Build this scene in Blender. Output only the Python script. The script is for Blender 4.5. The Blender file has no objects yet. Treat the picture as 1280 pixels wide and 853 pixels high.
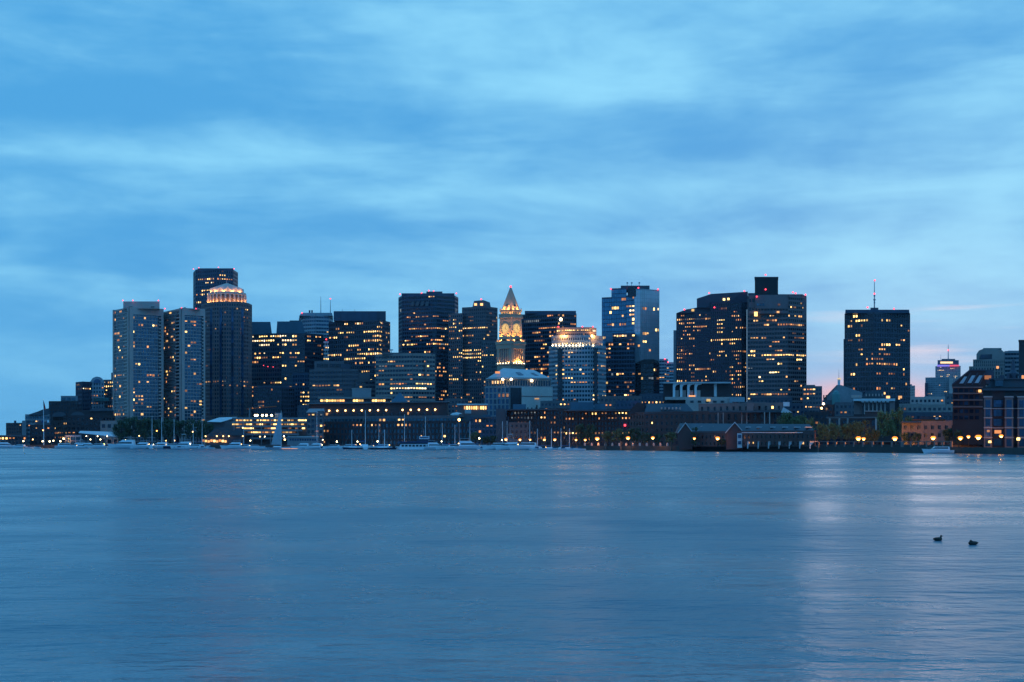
import bpy, math, random
from math import pi, sin, cos, radians as R
from mathutils import Vector
random.seed(7)
scn = bpy.context.scene
COL = scn.collection
F, CX, HY, CAMZ, GZ = 1724.0, 640.0, 553.5, 4.0, 2.2   # focal length (photo px), centre column, horizon row, eye height, quay height
def X(px, D): return (px - CX) / F * D
def Z(py, D): return CAMZ + (HY - py) * D / F
def PXY(x, y, z): return CX + x / y * F, HY - (z - CAMZ) / y * F

# ------------------------------------------------------------------ materials
def newmat(name):
    m = bpy.data.materials.new(name); m.use_nodes = True
    return m, m.node_tree, m.node_tree.nodes['Principled BSDF']
def wall_mat(name, c, rough=.85, var=.22, scale=.12, metallic=0.0, spec=.3, fine=1.3):
    """matt wall: base colour broken by two sizes of weathering noise"""
    m, nt, b = newmat(name); L = nt.links.new
    tc = nt.nodes.new('ShaderNodeTexCoord')
    n1 = nt.nodes.new('ShaderNodeTexNoise'); n1.inputs['Scale'].default_value = scale; n1.inputs['Detail'].default_value = 5
    n2 = nt.nodes.new('ShaderNodeTexNoise'); n2.inputs['Scale'].default_value = fine; n2.inputs['Detail'].default_value = 3
    mp = nt.nodes.new('ShaderNodeMapping'); mp.inputs['Scale'].default_value = (1, 1, .35)
    L(tc.outputs['Object'], mp.inputs['Vector']); L(mp.outputs['Vector'], n1.inputs['Vector']); L(tc.outputs['Object'], n2.inputs['Vector'])
    ad = nt.nodes.new('ShaderNodeMath'); ad.operation = 'ADD'; L(n1.outputs['Fac'], ad.inputs[0]); L(n2.outputs['Fac'], ad.inputs[1])
    mr = nt.nodes.new('ShaderNodeMapRange'); mr.inputs['From Min'].default_value = .6; mr.inputs['From Max'].default_value = 1.4
    mr.inputs['To Min'].default_value = 1 - var; mr.inputs['To Max'].default_value = 1 + var; L(ad.outputs[0], mr.inputs['Value'])
    mx = nt.nodes.new('ShaderNodeVectorMath'); mx.operation = 'SCALE'; mx.inputs[0].default_value = c; L(mr.outputs['Result'], mx.inputs['Scale'])
    L(mx.outputs['Vector'], b.inputs['Base Color'])
    b.inputs['Roughness'].default_value = rough; b.inputs['Metallic'].default_value = metallic; b.inputs['Specular IOR Level'].default_value = spec
    return m
def glass_mat(name, c, rough=.12, metallic=0.0, var=.5, cell=(3.0, 3.0, 3.9), spec=.45):
    """window glass: every pane a little different (blinds, tint) and very slightly out of plane"""
    m, nt, b = newmat(name); L = nt.links.new
    tc = nt.nodes.new('ShaderNodeTexCoord')
    dv = nt.nodes.new('ShaderNodeVectorMath'); dv.operation = 'DIVIDE'; dv.inputs[1].default_value = cell; L(tc.outputs['Object'], dv.inputs[0])
    fl = nt.nodes.new('ShaderNodeVectorMath'); fl.operation = 'FLOOR'; L(dv.outputs['Vector'], fl.inputs[0])
    wn = nt.nodes.new('ShaderNodeTexWhiteNoise'); L(fl.outputs['Vector'], wn.inputs['Vector'])
    mr = nt.nodes.new('ShaderNodeMapRange'); mr.inputs['To Min'].default_value = 1 - var; mr.inputs['To Max'].default_value = 1 + var; L(wn.outputs['Value'], mr.inputs['Value'])
    mx = nt.nodes.new('ShaderNodeVectorMath'); mx.operation = 'SCALE'; mx.inputs[0].default_value = c; L(mr.outputs['Result'], mx.inputs['Scale'])
    L(mx.outputs['Vector'], b.inputs['Base Color'])
    bp = nt.nodes.new('ShaderNodeBump'); bp.inputs['Strength'].default_value = .05; bp.inputs['Distance'].default_value = .4
    n2 = nt.nodes.new('ShaderNodeTexNoise'); n2.inputs['Scale'].default_value = .25; L(tc.outputs['Object'], n2.inputs['Vector']); L(n2.outputs['Fac'], bp.inputs['Height']); L(bp.outputs['Normal'], b.inputs['Normal'])
    b.inputs['Roughness'].default_value = rough; b.inputs['Metallic'].default_value = metallic; b.inputs['Specular IOR Level'].default_value = spec
    return m
def emit_mat(name, c, s, vary=False):
    m, nt, b = newmat(name)
    b.inputs['Base Color'].default_value = (.02, .02, .02, 1); b.inputs['Emission Color'].default_value = (*c, 1); b.inputs['Emission Strength'].default_value = s
    if vary:   # no two rooms are lit alike: strength and warmth differ from window to window
        L = nt.links.new; oi = nt.nodes.new('ShaderNodeObjectInfo'); ge = nt.nodes.new('ShaderNodeNewGeometry')
        ad = nt.nodes.new('ShaderNodeMath'); ad.operation = 'ADD'; L(oi.outputs['Random'], ad.inputs[0]); L(ge.outputs['Random Per Island'], ad.inputs[1])
        fr = nt.nodes.new('ShaderNodeMath'); fr.operation = 'FRACT'; L(ad.outputs[0], fr.inputs[0])
        mr = nt.nodes.new('ShaderNodeMapRange'); mr.inputs[3].default_value = s * .25; mr.inputs[4].default_value = s * 1.5; L(fr.outputs[0], mr.inputs[0]); L(mr.outputs[0], b.inputs['Emission Strength'])
        m7 = nt.nodes.new('ShaderNodeMath'); m7.operation = 'MULTIPLY'; m7.inputs[1].default_value = 7.31; L(fr.outputs[0], m7.inputs[0]); f2 = nt.nodes.new('ShaderNodeMath'); f2.operation = 'FRACT'; L(m7.outputs[0], f2.inputs[0])
        mx = nt.nodes.new('ShaderNodeMix'); mx.data_type = 'RGBA'; L(f2.outputs[0], mx.inputs['Factor']); mx.inputs[6].default_value = (*c, 1); mx.inputs[7].default_value = (c[0], c[1] * .82, c[2] * .7, 1); L(mx.outputs[2], b.inputs['Emission Color'])
    m.cycles.emission_sampling = 'NONE'
    return m
W = {
 'concrete': wall_mat('pale weathered concrete', (.49, .375, .335)), 'concrete_grey': wall_mat('grey concrete', (.26, .26, .27)),
 'stone': wall_mat('pale limestone', (.52, .47, .42)), 'granite': wall_mat('rose granite', (.205, .145, .145)), 'brown': wall_mat('brown stone cladding', (.06, .055, .08)),
 'dark': wall_mat('dark bronze cladding', (.06, .068, .092), .5), 'navy': wall_mat('dark navy cladding', (.05, .075, .12), .5),
 'brick': wall_mat('red brick', (.105, .06, .055), fine=3), 'brickdark': wall_mat('dark sooty brick', (.058, .042, .044), fine=3),
 'white': wall_mat('white painted render', (.66, .65, .64)), 'beige': wall_mat('beige precast', (.30, .245, .22)), 'grey': wall_mat('mid grey cladding', (.13, .13, .14)),
 'slate': wall_mat('blue grey slate', (.07, .085, .10), .6, fine=4), 'metal': wall_mat('pale standing seam metal', (.46, .46, .46), .45, metallic=.3), 'roof': wall_mat('grey roof membrane', (.10, .10, .11)),
 'copper': wall_mat('green copper roof', (.10, .24, .23), .6), 'tealmetal': wall_mat('blue metal louvres', (.06, .13, .18), .5), 'black': wall_mat('black steel', (.015, .015, .017), .5),
 'steel': wall_mat('galvanised steel', (.30, .31, .33), .4, metallic=.5), 'wood': wall_mat('grey weathered timber', (.14, .11, .09)), 'paleblue': wall_mat('pale blue grey precast', (.33, .37, .40)),
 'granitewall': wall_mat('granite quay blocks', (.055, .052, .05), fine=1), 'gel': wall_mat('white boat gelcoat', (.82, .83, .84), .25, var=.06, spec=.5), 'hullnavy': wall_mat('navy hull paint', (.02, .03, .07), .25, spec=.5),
 'canvas': wall_mat('pale sail canvas', (.40, .43, .46)), 'bluecanvas': wall_mat('blue canvas', (.03, .06, .16)), 'tent': wall_mat('white tent fabric', (.75, .72, .7)), 'flag': wall_mat('dark red flag cloth', (.30, .03, .035)),
 'orange': wall_mat('orange awning cloth', (.5, .09, .03)), 'asphalt': wall_mat('dark asphalt and setts', (.05, .05, .052)), 'rust': wall_mat('pink granite pier', (.22, .155, .145)), 'feather': wall_mat('dark wet feathers', (.035, .028, .022), .6, var=.6, scale=9),
 'bark': wall_mat('bark', (.06, .045, .035)), 'hills': wall_mat('wooded hills', (.05, .07, .06)),
 'towerstone': wall_mat('warm grey granite', (.42, .335, .25)),
 'stonedark': wall_mat('brown precast', (.15, .125, .13)),
}
G = {
 'glass': glass_mat('dark window glass', (.010, .024, .05)), 'blue': glass_mat('blue curtain glass', (.02, .06, .12), .15, .25), 'black': glass_mat('black window glass', (.004, .010, .022), .2, spec=.45),
 'mirror': glass_mat('pale mirror glass', (.46, .50, .53), .36, .7, .08), 'teal': glass_mat('teal glass', (.03, .09, .13), .15, .2), 'bronze': glass_mat('bronze glass', (.022, .018, .02), .15),
 'cobalt': glass_mat('cobalt reflecting glass', (.08, .20, .29), .24, .6, .15), 'deepblue': glass_mat('deep blue glass', (.06, .105, .15), .15, .45, .3),
}
E = {'bright': emit_mat('bright lit window', (1, .67, .23), 2.9, True), 'warm': emit_mat('warm lit window', (1, .55, .2), 1.5, True), 'orange': emit_mat('orange lit window', (1, .42, .15), 1.0, True),
     'dim': emit_mat('dim lit window', (1, .45, .18), .38, True), 'white': emit_mat('white lit window', (1, .82, .5), 2.6, True), 'cool': emit_mat('cool dim window', (.65, .8, .9), .25, True),
     'red': emit_mat('red beacon lamp', (1, .05, .08), 4), 'sodium': emit_mat('sodium lamp', (1, .5, .12), 14), 'lampwhite': emit_mat('white lamp', (1, .78, .42), 12), 'lampsmall': emit_mat('small warm lamp', (1, .55, .18), 9),
     'clock': emit_mat('lit clock dial', (1, .62, .22), .9), 'halo': emit_mat('orange lamp halo', (1, .27, .025), 2.3), 'led': emit_mat('blue and red light band', (.25, .2, .9), 1.0), 'ledred': emit_mat('red light band', (1, .1, .2), .9), 'green': emit_mat('green lamp', (.5, 1, .1), 3)}

# ------------------------------------------------------------------ mesh helpers
def wloc(o):
    v = Vector((0, 0, 0))
    while o is not None: v = v + o.location; o = o.parent
    return v
class MB:
    def __init__(s): s.v = []; s.f = []
    def poly(s, pts):
        n = len(s.v); s.v += [tuple(p) for p in pts]; s.f.append(tuple(range(n, n + len(pts))))
    def loft(s, a, b, caps=True):
        n = len(s.v); k = len(a); s.v += [tuple(p) for p in a] + [tuple(p) for p in b]
        for i in range(k):
            j = (i + 1) % k; s.f.append((n + i, n + j, n + k + j, n + k + i))
        if caps: s.f.append(tuple(range(n + k - 1, n - 1, -1))); s.f.append(tuple(range(n + k, n + 2 * k)))
        return s
    def prism(s, p, z0, z1): return s.loft([(x, y, z0) for x, y in p], [(x, y, z1) for x, y in p])
    def box(s, x0, x1, y0, y1, z0, z1): return s.prism([(x0, y0), (x1, y0), (x1, y1), (x0, y1)], z0, z1)
    def seg(s, a, b, n, z0, z1, o0, o1):
        return s.prism([(a[0] + n[0] * o1, a[1] + n[1] * o1), (b[0] + n[0] * o1, b[1] + n[1] * o1), (b[0] + n[0] * o0, b[1] + n[1] * o0), (a[0] + n[0] * o0, a[1] + n[1] * o0)], z0, z1)
    def tube(s, p, q, r0, r1=None, n=8):
        r1 = r0 if r1 is None else r1; p, q = Vector(p), Vector(q); d = (q - p).normalized()
        u = d.cross(Vector((0, 0, 1)) if abs(d.z) < .9 else Vector((1, 0, 0))).normalized(); w = d.cross(u)
        return s.loft([p + (u * cos(2 * pi * i / n) + w * sin(2 * pi * i / n)) * r0 for i in range(n)], [q + (u * cos(2 * pi * i / n) + w * sin(2 * pi * i / n)) * r1 for i in range(n)])
    def lathe(s, c, prof, n=12, half=False):
        rings = [[(c[0] + r * cos(2 * pi * i / n), c[1] + r * sin(2 * pi * i / n), c[2] + z) for i in range(n)] for r, z in prof]
        base = len(s.v)
        for r in rings: s.v += r
        for k in range(len(rings) - 1):
            for i in range(n):
                j = (i + 1) % n; s.f.append((base + k * n + i, base + k * n + j, base + (k + 1) * n + j, base + (k + 1) * n + i))
        s.f.append(tuple(range(base + n - 1, base - 1, -1))); m = base + (len(rings) - 1) * n; s.f.append(tuple(range(m, m + n)))
        return s
    def ball(s, c, r, n=8, m=6):
        return s.lathe(c, [(max(r * sin(pi * k / m), .001), -r * cos(pi * k / m)) for k in range(m + 1)], n)
    def build(s, name, mat, parent=None, smooth=False):
        me = bpy.data.meshes.new(name); o = bpy.data.objects.new(name, me); COL.objects.link(o)
        off = wloc(parent) if parent is not None else Vector((0, 0, 0))
        me.from_pydata([(a - off.x, b - off.y, c - off.z) for a, b, c in s.v], [], s.f); me.materials.append(mat)
        if smooth: me.polygons.foreach_set('use_smooth', [True] * len(me.polygons))
        o.parent = parent
        return o
LABELS = {}
def tag(o, label, cat, group=None):
    o['label'] = label; o['category'] = cat
    if group: o['group'] = group
    return o
def thing(name, label, cat, loc, group=None):
    o = bpy.data.objects.new(name, None); o.empty_display_size = .5; COL.objects.link(o); o.location = loc
    return tag(o, label, cat, group)
def kids(o): return [c for c in o.children]
def copy_tree(o, parent=None):
    c = o.copy(); COL.objects.link(c)
    if parent is not None: c.parent = parent
    for k in list(o.children): copy_tree(k, c)
    return c

# ------------------------------------------------------------------ buildings
unit_cache = {}
def pane(B, c, t, w, h, mat, name='window', label='lit window'):
    """one lit window: its own small quad in the plane of the facade (t = unit vector along the wall)"""
    key = (round(t[0], 3), round(t[1], 3), round(w, 2), round(h, 2), mat.name)
    if key not in unit_cache:
        me = bpy.data.meshes.new(name)
        hx, hy = t[0] * w / 2, t[1] * w / 2
        me.from_pydata([(-hx, -hy, -h / 2), (hx, hy, -h / 2), (hx, hy, h / 2), (-hx, -hy, h / 2)], [], [(0, 1, 2, 3)]); me.materials.append(mat)
        unit_cache[key] = me
    o = bpy.data.objects.new(name, unit_cache[key]); COL.objects.link(o); o.parent = B; o.location = Vector(c) - B.location
    if label: o['label'] = label
    return o
MIX = {'warm': (['bright'] * 3 + ['warm'] * 4 + ['orange'] * 3 + ['dim'] * 5), 'orange': ['orange'] * 4 + ['warm'] * 3 + ['dim'] * 2 + ['bright'], 'bright': ['bright'] * 5 + ['warm'] * 2 + ['white'],
       'dim': ['dim'] * 5 + ['warm'] * 2 + ['cool'] * 2, 'white': ['white'] * 3 + ['bright'] * 2, 'cool': ['cool'] * 4 + ['dim']}
MAXLIT = 95
def facing(x, y, depth):
    """buildings turn towards the harbour: the direction in which their sides run back"""
    r = math.hypot(x, y); return (x / r * depth, y / r * depth)
def footprint(pts, depth):
    fr = [(X(p, d), d) for p, d in pts]; v = facing(sum(p[0] for p in fr) / len(fr), sum(p[1] for p in fr) / len(fr), depth)
    dm = max(d for _, d in pts); k0, k1 = (dm - fr[0][1]) / v[1], (dm - fr[-1][1]) / v[1]
    return fr, fr + [(fr[-1][0] + v[0] * (1 + k1), fr[-1][1] + v[1] * (1 + k1)), (fr[0][0] + v[0] * (1 + k0), fr[0][1] + v[1] * (1 + k0))]
def facade(B, poly, nfront, z0, z1, fh, bay, sp, pw, out, wallm, lit, lp, yv, name='facade_frame', litmix='warm', runs=(1, 1, 1, 2, 2, 3)):
    """spandrel bands and piers standing proud of the glass core; lit windows sit in the openings"""
    bay *= .82; fr = MB(); nf = max(1, round((z1 - z0) / fh)); fh = (z1 - z0) / nf; cand = []; band = [random.random() < .07 and lp > 0 for _ in range(nf)]
    for i in range(len(poly)):
        a, b = poly[i], poly[(i + 1) % len(poly)]
        d = (b[0] - a[0], b[1] - a[1]); Ls = math.hypot(*d)
        if Ls < .5: continue
        t = (d[0] / Ls, d[1] / Ls); n = (t[1], -t[0]); nx = max(1, round(Ls / bay)); bw = Ls / nx
        if sp > 0:
            for k in range(nf + 1):
                zc = z0 + k * fh; fr.seg(a, b, n, max(z0, zc - fh * sp * .5), (zc + fh * sp * .5) if k < nf else zc + 1.1, -.05, out)
        if pw > 0:
            for k in range(nx + 1):
                w = bw * pw * .5; s0, s1 = max(0, k * bw - w), min(Ls, k * bw + w)
                fr.seg((a[0] + t[0] * s0, a[1] + t[1] * s0), (a[0] + t[0] * s1, a[1] + t[1] * s1), n, z0, z1 + .9, -.06, out + .06)
        if i < nfront:
            for k in range(nf):
                hh = random.uniform(.4, .7); run = 0; rm = None
                for j in range(nx):
                    s = (j + .5) * bw; c = (a[0] + t[0] * s + n[0] * .06, a[1] + t[1] * s + n[1] * .06, z0 + (k + .5) * fh)
                    px, py = PXY(*c)
                    if py > yv: continue
                    pr, mix = (.72, random.choice(('warm', 'dim', litmix))) if band[k] and (k * 7 + i) % 3 else (lp * 1.8, litmix)
                    for rg in lit:
                        if rg[0] <= px <= rg[1] and rg[2] <= py <= rg[3]:
                            pr = rg[4]; mix = rg[5] if len(rg) > 5 else litmix
                            break
                    if run > 0 or random.random() < (pr if pr > .5 else pr * .95):
                        if run <= 0: run = random.choice(runs); rm = random.choice(MIX[mix]); hh = random.uniform(.36, .72)
                        run -= 1
                        cand.append(((c[0], c[1], c[2] + fh * (1 - sp) * (.94 - hh) * .4), t, bw * (1 - pw) * random.uniform(.5, .95), fh * (1 - sp) * hh, rm if random.random() < .7 else random.choice(MIX[mix])))
    if fr.f: fr.build(name, wallm, B)
    random.shuffle(cand); room = max(0, MAXLIT - B.get('n_lit', 0)); B['n_lit'] = B.get('n_lit', 0) + len(cand)
    for c, t, w, h, m in cand[:room]: pane(B, c, t, w, h, E[m])
    if len(cand) > room:
        by = {}
        for c, t, w, h, m in cand[room:]:
            by.setdefault(m, MB()).poly([(c[0] - t[0] * w / 2, c[1] - t[1] * w / 2, c[2] - h / 2), (c[0] + t[0] * w / 2, c[1] + t[1] * w / 2, c[2] - h / 2), (c[0] + t[0] * w / 2, c[1] + t[1] * w / 2, c[2] + h / 2), (c[0] - t[0] * w / 2, c[1] - t[1] * w / 2, c[2] + h / 2)])
        # the remaining lit windows as one part of several colours
        allb = MB(); mats = []; idx = []
        for m, mb in by.items():
            off = len(allb.v); allb.v += mb.v; allb.f += [tuple(q + off for q in f) for f in mb.f]; idx += [len(mats)] * len(mb.f); mats.append(E[m])
        o = allb.build('lit_windows', mats[0], B); o['kind'] = 'stuff'
        for m in mats[1:]: o.data.materials.append(m)
        for p, k in zip(o.data.polygons, idx): p.material_index = k
def tower(name, label, cat, pts, yt, wall='dark', glass='glass', fh=3.9, bay=3.0, sp=.4, pw=.25, out=.35, depth=42, lit=(), lp=0.0, yv=540, group=None, yb=None, mix='warm', base=None, roofmat='roof', runs=(1, 1, 1, 2, 2, 3)):
    D0 = min(d for _, d in pts); z1 = Z(yt, D0); z0 = GZ if yb is None else Z(yb, D0)
    fr, poly = footprint(pts, depth)
    mx = sum(p[0] for p in poly) / len(poly); my = sum(p[1] for p in poly) / len(poly)
    B = base or thing(name, label, cat, (mx, my, GZ), group)
    MB().prism(poly, z0, z1).build('glazing', G[glass], B)
    k = .985
    MB().prism([(mx + (x - mx) * k, my + (y - my) * k) for x, y in poly], z1 + .004, z1 + .35).build('roof', W[roofmat], B)
    facade(B, poly, len(pts) - 1, z0, z1, fh, bay, sp, pw, out, W[wall], lit, lp, yv, litmix=mix, runs=runs)
    return B
def block(B, name, x0, x1, yt, yb, D, mat, depth=12, x2=None, label=None):
    """a plain box standing on or in the building, given by photo columns/rows at distance D"""
    a, b = X(x0, D), X(x1, D); c, d = (a, b) if x2 is None else (X(x2[0], D), X(x2[1], D))
    u, w = facing((a + b) / 2, D, depth); zb, zt = Z(yb, D), Z(yt, D)
    m = MB().loft([(a, D, zb), (b, D, zb), (b + u, D + w, zb), (a + u, D + w, zb)], [(c, D, zt), (d, D, zt), (d + u, D + w, zt), (c + u, D + w, zt)])
    o = m.build(name, mat, B)
    if label: o['label'] = label
    return o
def profile(B, name, pts, D, depth, mat):
    """an outline in photo columns/rows at distance D, extruded back to its real depth"""
    u, w = facing(X(pts[0][0], D), D, depth)
    return MB().loft([(X(x, D), D, Z(y, D)) for x, y in pts], [(X(x, D) + u, D + w, Z(y, D)) for x, y in pts]).build(name, mat, B)
def beacon(B, px, py, D, r=.62):
    return MB().ball((X(px, D), D, Z(py, D)), r * .8).build('beacon', E['red'], B)
def mast(B, px, yt, yb, D, r=.4, name='antenna', mat='steel'):
    return MB().tube((X(px, D), D, Z(yb, D)), (X(px, D), D, Z(yt, D)), r, r * .4).build(name, W[mat], B)
def litpane(B, px, py, D, w, h, m='warm', label='lit window', dy=-.3):
    return pane(B, (X(px, D), D + dy, Z(py, D)), (1, 0), w, h, E[m], 'window', label)
def point(name, loc, e, c=(1, .5, .14), r=.4):
    l = bpy.data.lights.new(name, 'POINT'); l.energy = e; l.color = c; l.specular_factor = .15; l.shadow_soft_size = r
    o = bpy.data.objects.new(name, l); COL.objects.link(o); o.location = loc
    return o

def spot(name, loc, aim, e, size, c=(1, .55, .15)):
    l = bpy.data.lights.new(name, 'SPOT'); l.energy = e; l.color = c; l.spot_size = R(size); l.spot_blend = .8; l.shadow_soft_size = .25; l.specular_factor = .15
    o = bpy.data.objects.new(name, l); COL.objects.link(o); o.location = loc
    o.rotation_euler = (Vector(aim) - Vector(loc)).to_track_quat('-Z', 'Y').to_euler(); return o
# ------------------------------------------------------------------ camera, sky, light
cam_d = bpy.data.cameras.new('camera'); cam = bpy.data.objects.new('camera', cam_d); COL.objects.link(cam)
cam.location = (0, 0, CAMZ); cam.rotation_euler = (pi / 2, 0, 0); cam_d.sensor_width = 36; cam_d.lens = 36 * F / 1280
cam_d.shift_y = (HY - 426.5) / 1280; cam_d.clip_end = 40000; cam_d.clip_start = .5; scn.camera = cam
vs = scn.view_settings; vs.view_transform = 'Standard'; vs.look = 'None'; vs.exposure = 0; vs.gamma = 1; vs.use_curve_mapping = False
HAZE = 2.2e-5
SUN_AZ, SUN_EL = R(17), R(.8)
world = bpy.data.worlds.new('World'); scn.world = world; world.use_nodes = True
nt = world.node_tree; nt.nodes.clear(); L = nt.links.new
def nd(t, **k):
    n = nt.nodes.new(t)
    for a, b in k.items(): setattr(n, a, b)
    return n
def put(s, v):
    if isinstance(v, (int, float, tuple)): s.default_value = v
    else: L(v, s)
def mth(op, a, b=0.0, clamp=False):
    n = nd('ShaderNodeMath', operation=op, use_clamp=clamp); put(n.inputs[0], a); put(n.inputs[1], b); return n.outputs[0]
def mixc(f, a, b):
    n = nd('ShaderNodeMix', data_type='RGBA'); put(n.inputs['Factor'], f)
    for s, v in ((n.inputs[6], a), (n.inputs[7], b)):
        if isinstance(v, tuple): s.default_value = (*v, 1)
        else: L(v, s)
    return n.outputs[2]
def mr(v, a, b, c=0.0, d=1.0):
    n = nd('ShaderNodeMapRange', interpolation_type='SMOOTHSTEP'); put(n.inputs[0], v)
    for i, q in enumerate((a, b, c, d)): n.inputs[i + 1].default_value = q
    return n.outputs[0]
tc = nd('ShaderNodeTexCoord'); sx = nd('ShaderNodeSeparateXYZ'); L(tc.outputs['Generated'], sx.inputs[0])
dx, dy, dz = sx.outputs
yy = mth('MAXIMUM', mth('ABSOLUTE', dy), .05); u = mth('DIVIDE', dx, yy); v = mth('DIVIDE', mth('MAXIMUM', dz, 0.0), yy)
def noise(sc, rot, scale, det, rough, dist, off=(0, 0, 0)):
    mp = nd('ShaderNodeMapping'); mp.inputs['Scale'].default_value = sc; mp.inputs['Rotation'].default_value = rot; mp.inputs['Location'].default_value = off; L(tc.outputs['Generated'], mp.inputs[0])
    n = nd('ShaderNodeTexNoise'); L(mp.outputs[0], n.inputs[0]); n.inputs['Scale'].default_value = scale; n.inputs['Detail'].default_value = det; n.inputs['Roughness'].default_value = rough; n.inputs['Distortion'].default_value = dist
    return n.outputs['Fac']
n1 = noise((1, 1, 3.0), (0, R(-7), 0), 2.8, 10, .56, .45, (.4, 0, .7))
n2 = noise((1, 1, 5.5), (0, R(4), 0), 5.6, 9, .6, .6, (2.1, 1, .2))
def blob(px, py, wx, wy):
    """soft cloud bank centred on a direction"""
    a = mth('DIVIDE', mth('SUBTRACT', u, (px - CX) / F), wx / F); b = mth('DIVIDE', mth('SUBTRACT', v, (HY - py) / F), wy / F)
    return mth('EXPONENT', mth('MULTIPLY', mth('ADD', mth('MULTIPLY', a, a), mth('MULTIPLY', b, b)), -1.0))
n3 = noise((1, 1, 3.2), (0, R(-4), 0), 13, 7, .56, .3, (3, 2, 1))
cl = mth('ADD', mth('ADD', mth('MULTIPLY', n1, .72), mth('MULTIPLY', n2, .42)), mth('MULTIPLY', mth('SUBTRACT', n3, .5), .27))
BANKS = ((250, 130, 260, 50, -.16), (640, 70, 220, 60, .07), (800, 120, 130, 38, .14), (100, 180, 240, 24, .15), (330, 200, 120, 18, .09), (960, 150, 220, 50, -.10), (480, 150, 150, 40, -.06), (1180, 60, 160, 60, -.07),
         (1100, 225, 160, 22, .10), (900, 275, 200, 22, -.05), (200, 250, 240, 30, -.03), (60, 345, 200, 25, .08), (370, 355, 110, 14, .10), (1180, 310, 220, 26, .05), (650, 300, 240, 30, -.03), (640, 400, 500, 50, .05), (1150, 400, 180, 10, .10), (30, 40, 240, 50, .04), (560, 240, 160, 16, .07))
for a, b, c, d, e in BANKS: cl = mth('ADD', cl, mth('MULTIPLY', blob(a, b, c, d), e))
cf = mr(cl, .37, .85)
sky_c = mixc(cf, (.066, .355, .72), (.26, .67, .94))
low = mr(v, 0.0, .14, 1.0, 0.0)
sky_c = mixc(mth('MULTIPLY', low, .45), sky_c, (.12, .50, .85))
# afterglow low over the right of the skyline, and the thin lit streaks above it
right = mr(u, .02, .34)
sky_c = mixc(mth('MULTIPLY', mth('MULTIPLY', right, mr(v, .02, .13, 1, 0)), .5), sky_c, (.19, .53, .81))
glow = mth('MULTIPLY', blob(1088, 497, 84, 22), .9)
sky_c = mixc(glow, sky_c, (.95, .44, .43))
st = noise((1, 1, 16), (0, R(-3), 0), 3.4, 5, .5, .3, (1.3, 0, .5))
streak = mth('MULTIPLY', mth('MULTIPLY', mr(st, .53, .68), blob(1240, 418, 200, 42)), .9)
sky_c = mixc(streak, sky_c, (.86, .74, .80))
# overhead and behind the viewer the cloud deck is greyer and dimmer
up = mr(dz, .34, .8); sky_c = mixc(mth('MULTIPLY', up, .8), sky_c, (.055, .355, .88))
back = mr(dy, .1, -.6); sky_c = mixc(mth('MULTIPLY', back, .75), sky_c, (.055, .355, .88))
bg = nd('ShaderNodeBackground'); L(sky_c, bg.inputs[0]); bg.inputs[1].default_value = 1.05
sk = nd('ShaderNodeTexSky', sky_type='NISHITA'); sk.sun_disc = False; sk.sun_elevation = SUN_EL; sk.sun_rotation = SUN_AZ
bg2 = nd('ShaderNodeBackground'); L(sk.outputs[0], bg2.inputs[0]); bg2.inputs[1].default_value = .012
ash = nd('ShaderNodeAddShader'); L(bg.outputs[0], ash.inputs[0]); L(bg2.outputs[0], ash.inputs[1])
wo = nd('ShaderNodeOutputWorld'); L(ash.outputs[0], wo.inputs[0])
sl = bpy.data.lights.new('sun', 'SUN'); sl.energy = .06; sl.angle = R(14); sl.color = (1, .72, .62)
so = bpy.data.objects.new('sun', sl); COL.objects.link(so)
so.rotation_euler = Vector((-sin(SUN_AZ) * cos(SUN_EL), -cos(SUN_AZ) * cos(SUN_EL), -sin(SUN_EL))).to_track_quat('-Z', 'Y').to_euler(); so.location = (300, 300, 400)

# ------------------------------------------------------------------ water, land
SH = [(-2500, 1500), (-900, 1200), (-250, 1080), (0, 1000), (140, 960), (400, 880), (640, 800), (720, 745), (850, 655), (1020, 580), (1140, 530), (1230, 490), (1290, 450), (1500, 420), (2600, 400)]
def shore(px):
    for (a, da), (b, db) in zip(SH, SH[1:]):
        if a <= px <= b: return 1 / (1 / da + (1 / db - 1 / da) * (px - a) / (b - a))
    return 700
m, wt, b = newmat('harbour water'); wl = wt.links.new
b.inputs['Base Color'].default_value = (.002, .118, .175, 1); b.inputs['IOR'].default_value = 1.33
t = wt.nodes.new('ShaderNodeTexCoord')
def wnoise(sc, scale, det, rough=.55):
    mp = wt.nodes.new('ShaderNodeMapping'); mp.inputs['Scale'].default_value = sc; wl(t.outputs['Object'], mp.inputs[0])
    n = wt.nodes.new('ShaderNodeTexNoise'); n.inputs['Scale'].default_value = scale; n.inputs['Detail'].default_value = det; n.inputs['Roughness'].default_value = rough; wl(mp.outputs[0], n.inputs[0])
    return n.outputs['Fac']
def wm(op, a, c):
    n = wt.nodes.new('ShaderNodeMath'); n.operation = op
    for i, q in enumerate((a, c)):
        if isinstance(q, float): n.inputs[i].default_value = q
        else: wl(q, n.inputs[i])
    return n.outputs[0]
patch = wnoise((.5, .8, 1), .03, 4); patch2 = wnoise((.8, .7, 1), .12, 5, .6)
h = wm('ADD', wm('MULTIPLY', wnoise((.6, 1, 1), 1.5, 4), .5), wm('MULTIPLY', wnoise((.3, 1, 1), .22, 3), 1.3))
bp = wt.nodes.new('ShaderNodeBump'); bp.inputs['Distance'].default_value = .32; wl(h, bp.inputs['Height'])
mrn = wt.nodes.new('ShaderNodeMapRange'); wl(wm('ADD', patch, wm('MULTIPLY', patch2, .7)), mrn.inputs[0])
for i, q in enumerate((.62, 1.08, .15, 1.5)): mrn.inputs[i + 1].default_value = q
wl(mrn.outputs[0], bp.inputs['Strength']); wl(bp.outputs[0], b.inputs['Normal'])
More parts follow.
